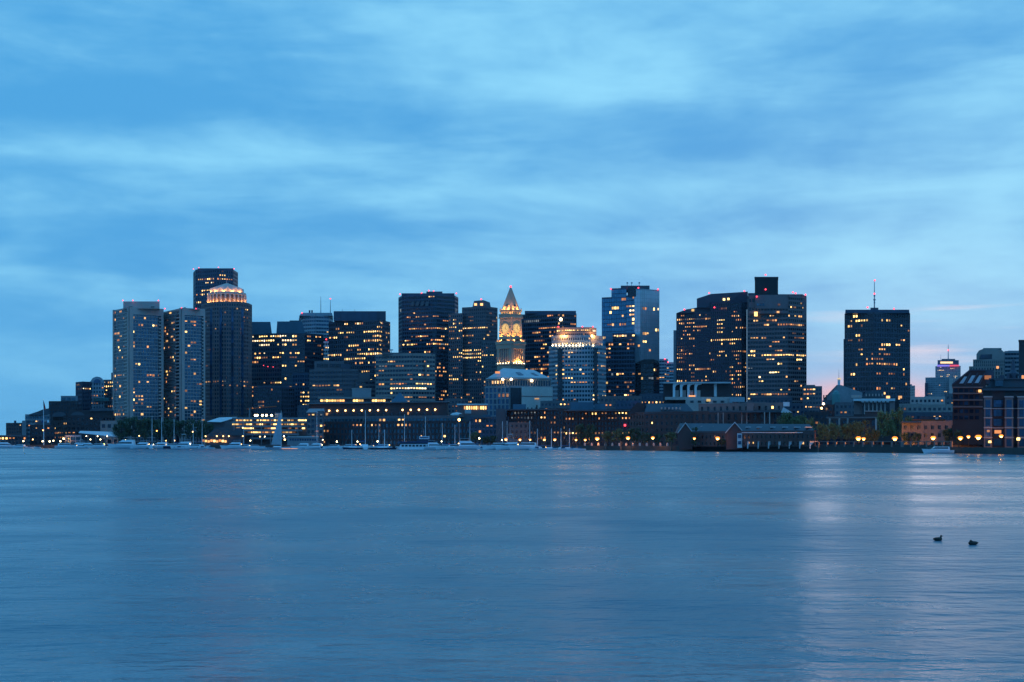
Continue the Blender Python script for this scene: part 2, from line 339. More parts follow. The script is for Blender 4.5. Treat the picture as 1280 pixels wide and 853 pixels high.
mr2 = wt.nodes.new('ShaderNodeMapRange'); wl(wm('ADD', patch, wm('MULTIPLY', patch2, .7)), mr2.inputs[0])
for i, q in enumerate((.62, 1.08, .16, .40)): mr2.inputs[i + 1].default_value = q
wl(mr2.outputs[0], b.inputs['Roughness'])
o = MB(); o.poly([(-12000, -400, 0), (12000, -400, 0), (12000, 14000, 0), (-12000, 14000, 0)]); o = o.build('water', m); o['kind'] = 'structure'
sp = [(X(p, d), d) for p, d in SH]
land = MB().prism(sp + [(9000, 420), (9000, 13000), (-9000, 13000), (-9000, 1600)], -3, GZ).build('ground', W['asphalt']); land['kind'] = 'structure'
# stone quay edge along the whole shore, a little proud of the land
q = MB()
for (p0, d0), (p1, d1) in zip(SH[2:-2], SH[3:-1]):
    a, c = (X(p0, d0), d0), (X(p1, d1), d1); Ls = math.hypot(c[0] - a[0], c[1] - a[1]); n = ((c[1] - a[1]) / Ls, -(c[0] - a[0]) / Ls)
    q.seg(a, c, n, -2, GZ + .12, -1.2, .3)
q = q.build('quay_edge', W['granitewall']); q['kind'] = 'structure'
hl = MB(); ridge = [(-420, 552), (-300, 549), (-180, 547), (-60, 549.5), (20, 549.2), (60, 551), (120, 553)]
hl.loft([(X(p, 9000), 9000, Z(y, 9000)) for p, y in ridge] + [(X(120, 9000), 9000, 1), (X(-420, 9000), 9000, 1)], [(X(p, 9000), 9800, Z(y, 9000) * .8) for p, y in ridge] + [(X(120, 9000), 9800, 1), (X(-420, 9000), 9800, 1)])
hl = hl.build('hills', W['hills']); hl['kind'] = 'structure'

# the evening air over the harbour
hz = MB().box(-12100, 12100, -500, 14100, -4, 268).build('haze', newmat('haze')[0]); hz['kind'] = 'stuff'
hm = hz.data.materials[0]; hn = hm.node_tree; hn.nodes.remove(hn.nodes['Principled BSDF'])
pv = hn.nodes.new('ShaderNodeVolumePrincipled'); pv.inputs['Color'].default_value = (.5, .8, 1, 1); pv.inputs['Density'].default_value = HAZE
hn.links.new(pv.outputs[0], hn.nodes['Material Output'].inputs['Volume'])
# ------------------------------------------------------------------ far left waterfront
B = tower('brick_building', 'small distant brick block with a rooftop tank at the far left', 'building', [(8, 1500), (27, 1495)], 530, 'brick', 'glass', 3.6, 4, .5, .5, lp=.05, yv=550, depth=30)
block(B, 'water_tank', 17.5, 20.5, 526, 530, 1495, W['dark'], 4)
block(B, 'side_wing', 27, 33, 535, 553, 1500, W['brickdark'], 20)
B = tower('glass_office', 'low pale green office with banded glass and a sloping roof, far left of the hotel', 'building', [(32, 1255), (62, 1250)], 519.5, 'concrete_grey', 'teal', 3.8, 3, .45, .12, lp=.05, yv=548, depth=30)
profile(B, 'sloping_roof', [(36, 519), (62, 519), (62, 510.5), (55, 511.5), (46, 515), (36, 518.2)], 1250, 28, W['slate'])
block(B, 'side_wing', 27.5, 33, 526, 555, 1252, W['concrete_grey'], 20)
B = tower('brick_building', 'plain dark brick block with a pale roof cabin behind the big waterfront hotel', 'building', [(61.5, 1320), (97, 1318)], 503, 'brickdark', 'glass', 3.8, 3.4, .6, .5, lp=.0, yv=515, depth=30)
r = block(B, 'roof_cabin', 76, 97, 495, 503, 1320, W['concrete_grey'], 15)
for k in range(3): block(B, 'roof_cabin_window', 77 + k * 6.2, 82 + k * 6.2, 497, 501, 1319.7, G['teal'], .3)
B = tower('office_tower', 'slim dark tower with a glowing open top storey, left of the round topped block', 'tower', [(95, 1365), (103, 1350), (114, 1358)], 478.5, 'brown', 'glass', 4, 3, .5, .45, lit=[(94, 115, 481.5, 486.8, 1, 'bright')], lp=.0, yv=512, depth=26)
block(B, 'penthouse', 99, 109, 477.3, 478.6, 1358, W['dark'], 12)
B = tower('round_topped_block', 'pale block with a barrel shaped roof beside the left concrete tower', 'building', [(113, 1402), (130, 1400)], 478, 'paleblue', 'blue', 4, 3.5, .5, .5, lit=[(114, 124, 488, 500, .4, 'warm')], lp=.04, yv=512, depth=40)
profile(B, 'barrel_roof', [(113.3, 478)] + [(121.5 - 8.2 * cos(pi * k / 10), 478 - 7 * sin(pi * k / 10)) for k in range(1, 10)] + [(129.7, 478)], 1400.3, 38, W['paleblue'])
profile(B, 'arched_window', [(117, 479)] + [(121.5 - 4.5 * cos(pi * k / 8), 478 - 4 * sin(pi * k / 8)) for k in range(1, 8)] + [(126, 479)], 1399.6, .8, G['blue'])
block(B, 'copper_canopy', 117.5, 136, 497.5, 501.5, 1398, W['copper'], 3)
B = tower('office_tower', 'dark block with a lit upper floor squeezed against the left concrete tower', 'tower', [(129.5, 1432), (142, 1428)], 476, 'grey', 'glass', 4, 3, .45, .4, lit=[(128, 143, 478, 487, .8, 'bright')], lp=.1, yv=515, depth=30)
block(B, 'stair_tower', 139, 143, 466, 476, 1428, W['dark'], 10)
# hotel
B = tower('waterfront_hotel', 'broad dark brick waterfront hotel with vaulted slate roofs at the left', 'hotel', [(66, 1112), (84, 1092), (128, 1092), (143, 1105)], 521, 'brickdark', 'black', 3.6, 4.2, .5, .45, depth=60, lit=[(88, 118, 520, 527, .35, 'orange'), (54, 95, 541, 548, .8, 'orange')], lp=.06, yv=550)
block(B, 'upper_storeys', 86, 142, 513, 521, 1110, W['brickdark'], 40)
for p in (74, 97):
    profile(B, 'vaulted_roof', [(p - 9, 521)] + [(p - 9 * cos(pi * k / 8), 520.5 - 5.5 * sin(pi * k / 8)) for k in range(0, 9)] + [(p + 9, 521)], 1096, 40, W['slate'])
profile(B, 'vaulted_roof', [(112, 514)] + [(127 - 15 * cos(pi * k / 8), 513.3 - 3.6 * sin(pi * k / 8)) for k in range(0, 9)] + [(142, 514)], 1108, 40, W['slate'])
B = tower('hotel_annex', 'lower dark wing with a pale gable stretching left of the waterfront hotel', 'building', [(38, 1060), (68, 1058)], 533, 'brickdark', 'glass', 3.4, 4, .5, .5, lit=[(38, 70, 530, 545, .15, 'warm')], yv=550, depth=24)
profile(B, 'gable_roof', [(40, 533), (66, 533), (58, 526), (49, 526)], 1060, 20, W['slate'])
B = tower('pier_shed', 'long low pier shed with a row of orange lights at the far left edge', 'shed', [(-60, 1052), (33, 1030)], 546, 'grey', 'glass', 3.2, 4, .3, .3, lit=[(-5, 34, 544, 551, .8, 'orange')], yv=552, depth=16)
block(B, 'roof_overhang', -62, 34, 545, 546, 1028, W['roof'], 20)
# tent pavilion
B = thing('tent_pavilion', 'white peaked tent pavilion lit from below on the quay by the hotel', 'tent', (X(120, 985), 990, GZ))
MB().loft([(X(98, 985), 985, Z(541.5, 985)), (X(143, 985), 985, Z(546, 985)), (X(143, 985), 999, Z(546, 985)), (X(98, 985), 999, Z(541.5, 985))], [(X(99, 985), 987, Z(538.8, 985)), (X(133, 985), 987, Z(539.8, 985)), (X(133, 985), 997, Z(539.8, 985)), (X(99, 985), 997, Z(538.8, 985))]).build('canopy', W['tent'], B)
for p in (100, 110, 120, 131, 142):
    MB().tube((X(p, 986), 986, GZ), (X(p, 986), 986, Z(544, 986)), .15).build('tent_pole', W['steel'], B)
for p in (108, 122, 134): 
    MB().ball((X(p, 990), 990, Z(545.5, 990)), .35).build('hanging_lamp', E['lampwhite'], B)
    spot('tent_light', (X(p, 990), 991, Z(548, 990)), (X(p, 990), 992, Z(538, 990)), 9000, 125, (1, .62, .36))
B = tower('glass_kiosk', 'low dark glass kiosk on the quay under the tent pavilion', 'kiosk', [(82, 978), (101, 978)], 546, 'steel', 'teal', 4, 4, .15, .1, depth=8)
B = tower('ticket_pavilion', 'small beige pavilion with dark openings behind the tent', 'pavilion', [(126, 1012), (148, 1010)], 528, 'beige', 'glass', 5, 5, .5, .4, lit=[], depth=10)

# ------------------------------------------------------------------ two concrete apartment towers
def apt(label, pts, yt, capx, capy, lit):
    B = tower('apartment_tower', label, 'tower', pts, yt, 'concrete', 'deepblue', 2.95, 3.1, .17, .07, .25, 38, lit, .06, 522, group='twin concrete apartment towers', mix='warm', runs=(1, 1, 1, 2))
    D0 = min(d for _, d in pts); (pa, da), (pb, db), (pc, dc) = pts
    def along(i, s):
        (p, d), (q_, e) = pts[i], pts[i + 1]; a, c = (X(p, d), d), (X(q_, e), e); return (a[0] + (c[0] - a[0]) * s, a[1] + (c[1] - a[1]) * s)
    z1 = Z(yt, D0); wm_ = W['concrete']
    for i, s0, s1 in ((0, .0, .06), (0, .93, 1.0), (1, .0, .11), (1, .93, 1.0)):
        a, c = along(i, s0), along(i, s1); Ls = math.hypot(c[0] - a[0], c[1] - a[1]); n = ((c[1] - a[1]) / Ls, -(c[0] - a[0]) / Ls)
        MB().seg(a, c, n, GZ, z1 + 1.3, -.3, .9).build('concrete_pier', wm_, B)
    a, c = along(1, .0), along(1, 1); Ls = math.hypot(c[0] - a[0], c[1] - a[1]); n = ((c[1] - a[1]) / Ls, -(c[0] - a[0]) / Ls)
    MB().seg(a, c, n, z1 - 4.6, z1 + 1.35, -.2, .86).build('top_beam', wm_, B)
    nf = int((z1 - 4 - 24) / 2.95)
    for i, s0, s1 in ((0, .74, .93), (1, .86, .93)):
        a, c = along(i, s0), along(i, s1); Ls = math.hypot(c[0] - a[0], c[1] - a[1]); n = ((c[1] - a[1]) / Ls, -(c[0] - a[0]) / Ls)
        MB().seg(a, c, n, GZ, z1 - 4.7, -.1, .42).build('recess_shade_strip', G['black'], B)  # black strip paints the shadow of the balcony recesses
        for k in range(nf):
            z = z1 - 6 - k * 2.95
            MB().seg(a, c, n, z - 1.15, z, .35, 1.25).build('balcony', wm_, B)
    x0, x1, y0, y1 = *capx, *capy
    block(B, 'penthouse', x0, x1, y0, y1, D0 + 3, W['concrete'], 28)
    for p in (.16, .76): block(B, 'penthouse_vent', x0 + (x1 - x0) * p, x0 + (x1 - x0) * (p + .1), y1 - 2.6, y1 - 1.6, D0 + 2.7, G['black'], .4)
    return B
B = apt('left one of twin concrete apartment towers, with a taller roof box', [(142, 1176), (161.5, 1150), (204, 1168)], 386, (154, 199.5), (377, 386), [(161, 200, 392, 440, .10), (164, 178, 490, 522, .35), (160, 200, 440, 522, .06)])
for p in (153.5, 166, 198): beacon(B, p, 375.8, 1150)
B = apt('right one of twin concrete apartment towers, flat roofed, beside the crowned tower', [(203.5, 1196), (227, 1160), (256, 1172)], 387, (226, 250), (385.7, 387), [(230, 252, 440, 500, .10), (228, 240, 486, 500, .4)])
for p, y in ((206, 386), (227, 385), (245, 386)): beacon(B, p, y, 1160)

# ------------------------------------------------------------------ tall tower behind + crowned tower
B = tower('office_tower', 'tallest dark tower with clipped corners rising behind the crowned tower', 'tower', [(242, 1455), (245, 1430), (268, 1420), (271, 1420), (291, 1430), (297, 1455)], 337, 'navy', 'glass', 3.9, 3.0, .42, .35, depth=40, lit=[(244, 272, 350.5, 354.3, .75, 'bright'), (252, 268, 361, 364.5, .75, 'bright'), (254, 262, 365, 372, .3), (246, 262, 374, 381, .6, 'bright'), (248, 262, 388, 402, .35, 'bright')], lp=.02, yv=405)
block(B, 'roof_plant', 247, 292, 335.6, 337.2, 1440, W['dark'], 25)
for p, y in ((241.8, 336.5), (248.5, 334.8), (273, 334.4), (292.5, 336.2)): beacon(B, p, y, 1425)
# crowned tower: shaft of many facets, lit drum, folded pointed roof
cxp, cD = 283.2, 1290
sh_pts = [(252, 1300), (256, 1284), (268, 1272), (283, 1269), (298, 1272), (310, 1284), (314.5, 1300)]
B = tower('crowned_tower', 'rose granite tower with a floodlit colonnaded drum and pointed folded roof', 'tower', sh_pts, 378.5, 'granite', 'glass', 3.75, 2.7, .42, .42, .4, 34, lit=[(296, 312, 378, 425, .14, 'orange')], lp=.012, yv=522, mix='dim')
for p, w, d in ((264.5, 4, 1275.2), (276, 3, 1270.4), (290.5, 3, 1270.6), (302.5, 4, 1276.2)): block(B, 'glass_strip', p - w / 2, p + w / 2, 386, 519, d - 1.2, G['blue'], 3)
c0 = (X(cxp, cD), cD); rz = Z(378.5, 1269); dr = 23 / F * cD; dz1 = Z(369, cD)
MB().lathe((c0[0], c0[1] + 2, 0), [(dr - .7, rz), (dr - .7, dz1)], 32).build('drum', W['stonedark'], B)
MB().lathe((c0[0], c0[1] + 2, 0), [(dr + .2, dz1 - .6), (dr + .5, dz1), (dr + .5, dz1 + 1.6), (dr - .5, dz1 + 1.7)], 32).build('cornice', W['stone'], B)
for k in range(26):
    a = 2 * pi * k / 26
    px_, py_ = c0[0] + dr * cos(a), c0[1] + 2 + dr * sin(a)
    MB().tube((px_, py_, rz + .3), (px_, py_, dz1 - .3), .95, .85, 8).build('column', W['stone'], B)
nfold = 12; ring = []; rt = Z(353.5, cD); rb = dz1 + 1.7
m = MB(); apex = (c0[0], c0[1] + 2, rt)
for k in range(nfold):
    a0, a1, a2 = 2 * pi * k / nfold, 2 * pi * (k + .5) / nfold, 2 * pi * (k + 1) / nfold
    r_ = dr - 1.4
    v0 = (c0[0] + r_ * cos(a0), c0[1] + 2 + r_ * sin(a0), rb - .2); v2 = (c0[0] + r_ * cos(a2), c0[1] + 2 + r_ * sin(a2), rb - .2)
    g = (c0[0] + (r_ - .3) * cos(a1), c0[1] + 2 + (r_ - .3) * sin(a1), rb + 4.2)
    m.poly([v0, g, apex]); m.poly([g, v2, apex]); m.poly([v0, v2, g])
m.build('folded_roof', W['stone'], B)
mast(B, cxp, 350.6, 354, cD, .3, 'finial')
for k in range(-6, 7):
    a = -pi / 2 + k * pi / 12.5
    point('floodlight', (c0[0] + (dr + 1.6) * cos(a), c0[1] + 2 + (dr + 1.6) * sin(a), rz + .5), 1600, (1, .38, .07), .25).parent = None
for k in range(-2, 3):
    a = -pi / 2 + k * pi / 6
    point('floodlight', (c0[0] + (dr - .6) * cos(a), c0[1] + 2 + (dr - .6) * sin(a), rb + .9), 2200, (1, .38, .07), .25)

# ------------------------------------------------------------------ dark office group, left centre
B = tower('office_block', 'dark office block with two mansard roof boxes beside the crowned tower', 'office', [(312, 1362), (352, 1350), (381, 1352), (404, 1368)], 418, 'dark', 'glass', 4.1, 3.2, .42, .2, depth=55, lit=[(313, 335, 418, 432, .85, 'white'), (335, 375, 418, 427.5, .8, 'white'), (318, 381, 429, 432, .35, 'bright'), (313, 370, 441, 445, .5, 'bright'), (340, 372, 455, 459, .4), (314, 345, 477, 482, .5), (375, 388, 470, 507, .45, 'bright'), (384, 404, 440, 500, .05)], lp=.03, yv=508)
block(B, 'mansard_roof', 312, 340, 402.5, 418.3, 1356, W['tealmetal'], 30, (312, 338))
block(B, 'mansard_roof', 345.3, 382, 402, 418.3, 1356, W['tealmetal'], 30, (346.5, 377.5))
block(B, 'roof_parapet', 362, 376, 400.8, 402, 1358, W['slate'], 20)
for p, y in ((329.5, 457), (335, 458.5), (341.5, 459)): beacon(B, p, y, 1348, .5)
B = tower('office_block', 'brown glass block with a fine window grid standing above the parking garage', 'office', [(317, 1200), (352, 1192), (368, 1200)], 485, 'brown', 'bronze', 3.6, 2.6, .3, .22, lp=.02, yv=512, depth=40, mix='dim')
block(B, 'roof_screen', 321, 362, 482.5, 485, 1198, W['dark'], 20)
B = tower('office_block', 'narrow dark tower block with a lit stair window, right of the mansard block', 'office', [(366, 1252), (387, 1245), (398, 1252)], 468, 'navy', 'glass', 3.8, 3, .4, .3, lit=[(375, 389, 480, 508, .6, 'bright'), (385, 400, 496, 502, .7, 'warm')], lp=.02, yv=510, depth=36)
B = tower('striped_tower', 'pale blue horizontally striped tower with a rounded top and two rooftop masts', 'tower', [(374, 1640), (379, 1610), (395, 1600), (411, 1606), (416, 1625)], 394.5, 'paleblue', 'blue', 4.3, 4, .5, .06, depth=36, lit=[(390, 396, 407, 415, .3, 'dim')], lp=.015, yv=425)
block(B, 'rounded_crown', 374, 416, 391.2, 395, 1603, W['paleblue'], 34, (377, 415))
mast(B, 401, 371, 391.5, 1610, .5); mast(B, 413, 374, 391.5, 1610, .5); beacon(B, 413, 373.6, 1610, .9); beacon(B, 377.5, 391.3, 1598, .9)
for p in (386, 389): block(B, 'roof_plant', p, p + 2, 388, 391.3, 1606, W['dark'], 4)
B = tower('pale_office', 'pale office with rows of lit windows and a black top storey below the striped tower', 'office', [(384.5, 1452), (412, 1448)], 428, 'white', 'glass', 4.0, 3, .45, .22, lit=[(386, 411, 432, 460, .35, 'bright')], lp=.1, yv=468, depth=36)
block(B, 'black_top_storey', 385, 412, 422.3, 428, 1449, W['black'], 30); beacon(B, 407.8, 424.4, 1446, .9)
B = tower('office_tower', 'square black office tower with a dark roof storey and many lit floors, left of centre', 'tower', [(411.3, 1318), (473.5, 1290), (487.3, 1318)], 401, 'dark', 'black', 4.2, 3.1, .36, .3, depth=55,
  lit=[(411, 474, 405, 408.6, .35, 'bright'), (472, 477, 404, 445, .7, 'bright'), (417, 470, 413.5, 419, .55, 'bright'), (412, 472, 422, 427, .45), (440, 448, 431, 436, .8, 'bright'), (412, 470, 436.5, 440, .3), (447, 472, 440, 444, .95, 'bright'), (411, 458, 444.3, 449.6, .97, 'bright'), (449, 470, 452, 458, .75, 'bright'), (449, 472, 462, 467, .6, 'bright'), (446, 470, 468, 476, .45, 'bright'), (440, 470, 476, 486, .2)], lp=.03, yv=486)
for k in range(6):
    p0 = 417 + k * 9.05
    block(B, 'roof_storey_panel', p0, p0 + 8.7, 389.6, 401, 1298, W['navy'], 2)
block(B, 'roof_storey', 417.4, 482.3, 389.2, 401, 1300.5, W['dark'], 34)
for p in (428, 443.5): mast(B, p, 386.5, 389.5, 1302, .25)
B = tower('stepped_block', 'brown banded stepped terrace block in front of the black office tower', 'office', [(387, 1192), (428, 1182), (448, 1184)], 463, 'stonedark', 'glass', 3.7, 3.4, .5, .08, .5, 36, lit=[(392, 420, 480, 484, .35, 'dim'), (446, 462, 466, 474, .4, 'warm')], lp=.05, yv=496, mix='dim')
block(B, 'upper_terrace', 393, 430, 451.5, 463, 1196, W['stonedark'], 24)
for k in range(2): block(B, 'terrace_window', 396 + k * 16, 410 + k * 17, 455 , 459, 1195.6, G['black'], .5)
block(B, 'stair_core', 426, 437, 455, 463, 1190, W['dark'], 20)
B = tower('stepped_block', 'lower right steps of brown banded terraces with dark balconies', 'office', [(445, 1176), (473, 1182)], 476, 'stonedark', 'glass', 3.7, 3.4, .5, .08, .5, 30, lit=[(446, 462, 466, 478, .5, 'warm')], lp=.06, yv=496)
block(B, 'upper_step', 447, 462, 466, 476, 1184, W['stonedark'], 20)
B = tower('banded_block', 'beige mid rise with brown window bands and one bright floor, below the blue black tower', 'office', [(470, 1160), (516, 1148), (543.5, 1158)], 443.5, 'beige', 'glass', 3.75, 3.2, .48, .1, .4, 40, lit=[(488, 533, 482.5, 487.5, .85, 'white'), (508, 535, 478, 482, .35, 'bright'), (478, 500, 501, 507, .7, 'bright'), (470, 500, 455, 459, .3, 'dim'), (528, 544, 488, 491, .5, 'bright')], lp=.05, yv=505)
block(B, 'penthouse', 477, 514, 441, 443.6, 1154, W['stonedark'], 20); block(B, 'penthouse', 517, 541, 441.5, 443.6, 1156, W['stonedark'], 16)
block(B, 'stair_strip', 531.5, 533.5, 447, 471, 1151, W['rust'], 1.2)
mast(B, 489, 438, 442, 1156, .4, 'dish_stand'); block(B, 'dish', 486.5, 491.5, 436.9, 438, 1155, W['metal'], 3)

# ------------------------------------------------------------------ low roofs behind the long wharf hotel
B = thing('canopy_building', 'long low pavilion with a glowing strip under its flat brown roof', 'building', (X(445, 1050), 1060, GZ))
block(B, 'wall', 399, 488, 499, 553, 1052, W['stonedark'], 26); block(B, 'flat_roof', 397.5, 490, 496.3, 498.6, 1048, W['beige'], 32)
for k in range(24):
    if k not in (9, 10, 11, 16, 17, 18): litpane(B, 402 + k * 3.4, 501, 1052, 1.7, 1.5, random.choice(['bright', 'bright', 'warm']))
B = thing('plant_house', 'grey windowless plant house between the stepped terraces and the canopy roof', 'building', (X(445, 1080), 1090, GZ))
block(B, 'wall', 440, 464, 486, 553, 1080, W['concrete_grey'], 18); block(B, 'curved_roof_wall', 425, 441, 488.5, 553, 1084, W['slate'], 18, (430, 441)); block(B, 'parapet', 439.5, 464.5, 485.4, 486, 1079.6, W['concrete'], 19)
B = thing('pyramid_roof_pavilion', 'dark blue pyramid roofed pavilion behind the long wharf hotel', 'pavilion', (X(499, 1040), 1050, GZ))
D = 1040; m = MB(); ap = (X(499, D), D + 8, Z(490, D)); bs = [(X(486, D), D, Z(505, D)), (X(511, D), D, Z(505, D)), (X(511, D), D + 16, Z(505, D)), (X(486, D), D + 16, Z(505, D))]
for k in range(4): m.poly([bs[k], bs[(k + 1) % 4], ap])
m.build('pyramid_roof', W['tealmetal'], B); block(B, 'wall', 488, 509, 505, 553, D + .6, W['stonedark'], 14)

# ------------------------------------------------------------------ long wharf hotel
B = thing('wharf_hotel', 'very long terraced dark brick hotel with a row of lamps along its upper storey', 'hotel', (X(480, 905), 920, GZ))
pts0 = [(403, 905), (588, 862)]
tower('', '', '', pts0, 528, 'brickdark', 'teal', 3.3, 3.4, .38, .42, .3, 24, lit=[(403, 590, 527, 534, .13, 'orange'), (403, 590, 535, 556, .07, 'orange')], lp=.0, yv=556, base=B, roofmat='slate')
tower('', '', '', [(404, 912), (574, 873)], 521.5, 'grey', 'teal', 3.3, 3.4, .4, .2, .3, 18, lit=[(403, 590, 520, 529, .08, 'orange')], lp=.0, yv=529, yb=529, base=B, roofmat='slate')
def slope_roof(a, c, y0, y1, dep, inset, mat, name):
    (p0, d0), (p1, d1) = a, c
    zb = Z(y0, d0); zt = Z(y1, d0)
    MB().loft([(X(p0, d0), d0, zb), (X(p1, d1), d1, zb), (X(p1, d1), d1 + dep, zb), (X(p0, d0), d0 + dep, zb)], [(X(p0, d0) + inset, d0 + inset, zt), (X(p1, d1) - inset, d1 + inset, zt), (X(p1, d1) - inset, d1 + dep - 1, zt), (X(p0, d0) + inset, d0 + dep - 1, zt)]).build(name, mat, B)
slope_roof((384, 922), (560, 879), 521.4, 505.5, 22, 1.2, W['brickdark'], 'upper_storey')
slope_roof((383, 921), (562, 877.5), 505.4, 503.8, 25, .6, W['roof'], 'flat_roof')
for k in range(16):
    p = 391 + k * 10.2; d = 922 - 43 * (p - 384) / 176 - .3
    if k == 10: continue
    MB().ball((X(p, d), d, Z(513, 900)), .55).build('wall_lamp', E['lampsmall'], B)
for k in range(0, 16):
    p = 389 + k * 10.2; d = 922 - 43 * (p - 384) / 176 - .2
    mt = E['warm'] if k in (1, 2, 12) else G['glass']
    o = pane(B, (X(p, d), d, Z(517.3, 900)), (1, 0), 2.2, 1.6, mt, 'window', 'lit window' if k in (1, 2, 12) else None)
B = thing('hotel_entrance_pavilion', 'small pavilion with a pale hipped roof at the left end of the long wharf hotel', 'pavilion', (X(395, 880), 885, GZ))
tower('', '', '', [(384, 884), (404, 880)], 516, 'grey', 'glass', 3.6, 3.4, .4, .3, depth=14, lit=[(390, 402, 528, 537, .75, 'orange')], lp=.08, yv=552, base=B)
block(B, 'hipped_roof', 382.5, 406, 511, 515.8, 881, W['metal'], 14, (386.5, 405))

# ------------------------------------------------------------------ parking garage, restaurant, terminal
B = thing('parking_garage', 'pale open parking garage with five glowing yellow decks', 'garage', (X(338, 965), 985, GZ))
dk = 5.0
block(B, 'core', 291, 386, 523, 556, 968, W['grey'], 30)
for k in range(6):
    y = 522 + k * dk; x0 = 290 + max(0, k - 1) * 5.5; x1 = 386 - max(0, k - 1) * 4.0
    block(B, 'deck_edge', x0, x1, y, y + 2.3, 962, W['concrete_grey'], 6)
    if k < 4:
        for j in range(22):
            p = x0 + 2.2 + j * 4.3
            if p < x1 - 2 and random.random() < .78: litpane(B, p, y + 3.6, 966, random.choice([1.4, 2.0, 2.3]), .95, random.choice(['bright', 'warm', 'bright', 'dim']), 'lit parking bay')
for p in (319, 321.5, 328, 333, 339.5): MB().ball((X(p, 963), 963, Z(519.4, 963)), .75).build('roof_lamp', E['lampwhite'], B); mast(B, p, 519.8, 522.2, 963, .12, 'lamp_post')
block(B, 'roof_cabin', 344, 353, 516.5, 522, 966, W['concrete_grey'], 6)
for k in range(9): block(B, 'column', 292 + k * 11.4, 293.1 + k * 11.4, 522.5, 556, 961.6, W['concrete_grey'], 1)
B = thing('crane', 'thin slanting crane boom with red lights above the parking garage', 'crane', (X(312, 1010), 1010, GZ))
MB().tube((X(312, 1010), 1010, GZ), (X(312, 1010), 1010, Z(510, 1010)), .5).build('mast', W['concrete_grey'], B)
MB().tube((X(308.5, 1010), 1010, Z(511.4, 1010)), (X(345.5, 1010), 1010, Z(508.3, 1010)), .4).build('boom', W['orange'], B)
for p in (316, 325): MB().ball((X(p, 1010), 1009, Z(510.6 - (p - 312) * .08, 1010)), .35).build('boom_lamp', E['orange'], B)
B = thing('quayside_restaurant', 'low restaurant with stepped teal hipped roofs and a bright orange terrace', 'restaurant', (X(283, 955), 962, GZ))
D = 950
block(B, 'wall', 258, 306, 544, 557, D, W['dark'], 14)
for x0, x1, yb_, yt_, xa, xb in ((262, 300, 541.5, 534.5, 270, 280), (284, 310, 544.5, 535, 296, 300), (257, 300, 545.5, 541.3, 262, 294)):
    D_ = D - 1 if x0 != 284 else D - 2
    block(B, 'hipped_roof', x0, x1, yt_, yb_, D_, W['slate'], 13, (xa, xb))
for k in range(9): litpane(B, 254 + k * 3.5, 551 + (k % 3) * .5, D - 1, 1.5, 1.5, ['orange', 'bright', 'warm'][k % 3])
for p in (257, 271, 279, 286, 303.5): MB().ball((X(p, D - 2), D - 2, Z(545.5, D)), .4).build('terrace_lamp', E['lampsmall'], B)
B = thing('white_roofed_hall', 'low beige hall with one big white sloping roof at the foot of the crowned tower', 'building', (X(280, 1010), 1020, GZ))
block(B, 'wall', 258, 312, 527, 556, 1012, W['stonedark'], 20)
MB().loft([(X(259, 1008), 1008, Z(527.6, 1008)), (X(276, 1008), 1008, Z(528.2, 1008)), (X(291, 1008), 1024, Z(521.5, 1008)), (X(268, 1008), 1024, Z(522.2, 1008))], [(X(259, 1008), 1008, Z(527, 1008)), (X(276, 1008), 1008, Z(527.6, 1008)), (X(291, 1008), 1024, Z(520.9, 1008)), (X(268, 1008), 1024, Z(521.6, 1008))]).build('sloping_roof', W['white'], B)
for p in (254, 296, 300): litpane(B, p, 525.2, 1010, 2.2, 1.0, 'warm')
B = thing('ferry_terminal', 'long pale ferry terminal shed with a band of small dark windows', 'terminal', (X(378, 862), 868, GZ))
block(B, 'wall', 359, 398, 547, 557, 864, W['concrete_grey'], 10); block(B, 'roof', 358, 399, 545.6, 546.9, 863, W['metal'], 12, (360, 398))
for k in range(11): block(B, 'window', 362 + k * 3.1, 364.2 + k * 3.1, 548.8, 551, 863.7, G['blue'], .25)

# ------------------------------------------------------------------ centre towers
B = tower('office_tower', 'blue black eight sided tower with slanted roof slots and orange lit floors', 'tower', [(498.5, 1420), (503, 1400), (541, 1385), (546, 1385), (568, 1400), (572.5, 1420)], 369, 'navy', 'black', 3.95, 3.0, .4, .15, depth=50,
  lit=[(510, 552, 396, 400.8, .6, 'orange'), (511, 572, 408.5, 413, .93, 'orange'), (512, 540, 421, 426, .35, 'orange'), (500, 512, 426, 431, .8, 'orange'), (525, 552, 424, 433, .65, 'orange'), (545, 552, 430, 440, .7, 'orange'), (525, 545, 436, 442, .4, 'orange'), (512, 520, 390, 394, .5, 'orange'), (540, 550, 458, 470, .5), (540, 556, 485, 500, .5)], lp=.03, yv=505, mix='orange')
for k in range(4): profile(B, 'roof_slot', [(513 + k * 6, 382.5), (517 + k * 6, 382.5), (518.3 + k * 6, 377.2), (514.8 + k * 6, 377.2)], 1392 - k * 2.2, .8, W['grey'])
block(B, 'parapet', 502, 568, 366.8, 369, 1402, W['navy'], 34); block(B, 'roof_plant', 533, 553, 364.6, 366.8, 1405, W['dark'], 20)
for p in (501.5, 569): pane(B, (X(p, 1405), 1405, Z(388.3, 1405)), (1, 0), 2.2, 2.8, E['cool'], 'window', 'pale lit window')
for p, y in ((500, 368), (527, 366.5), (536, 363.5), (542, 364), (570.5, 367)): beacon(B, p, y, 1390, .8)
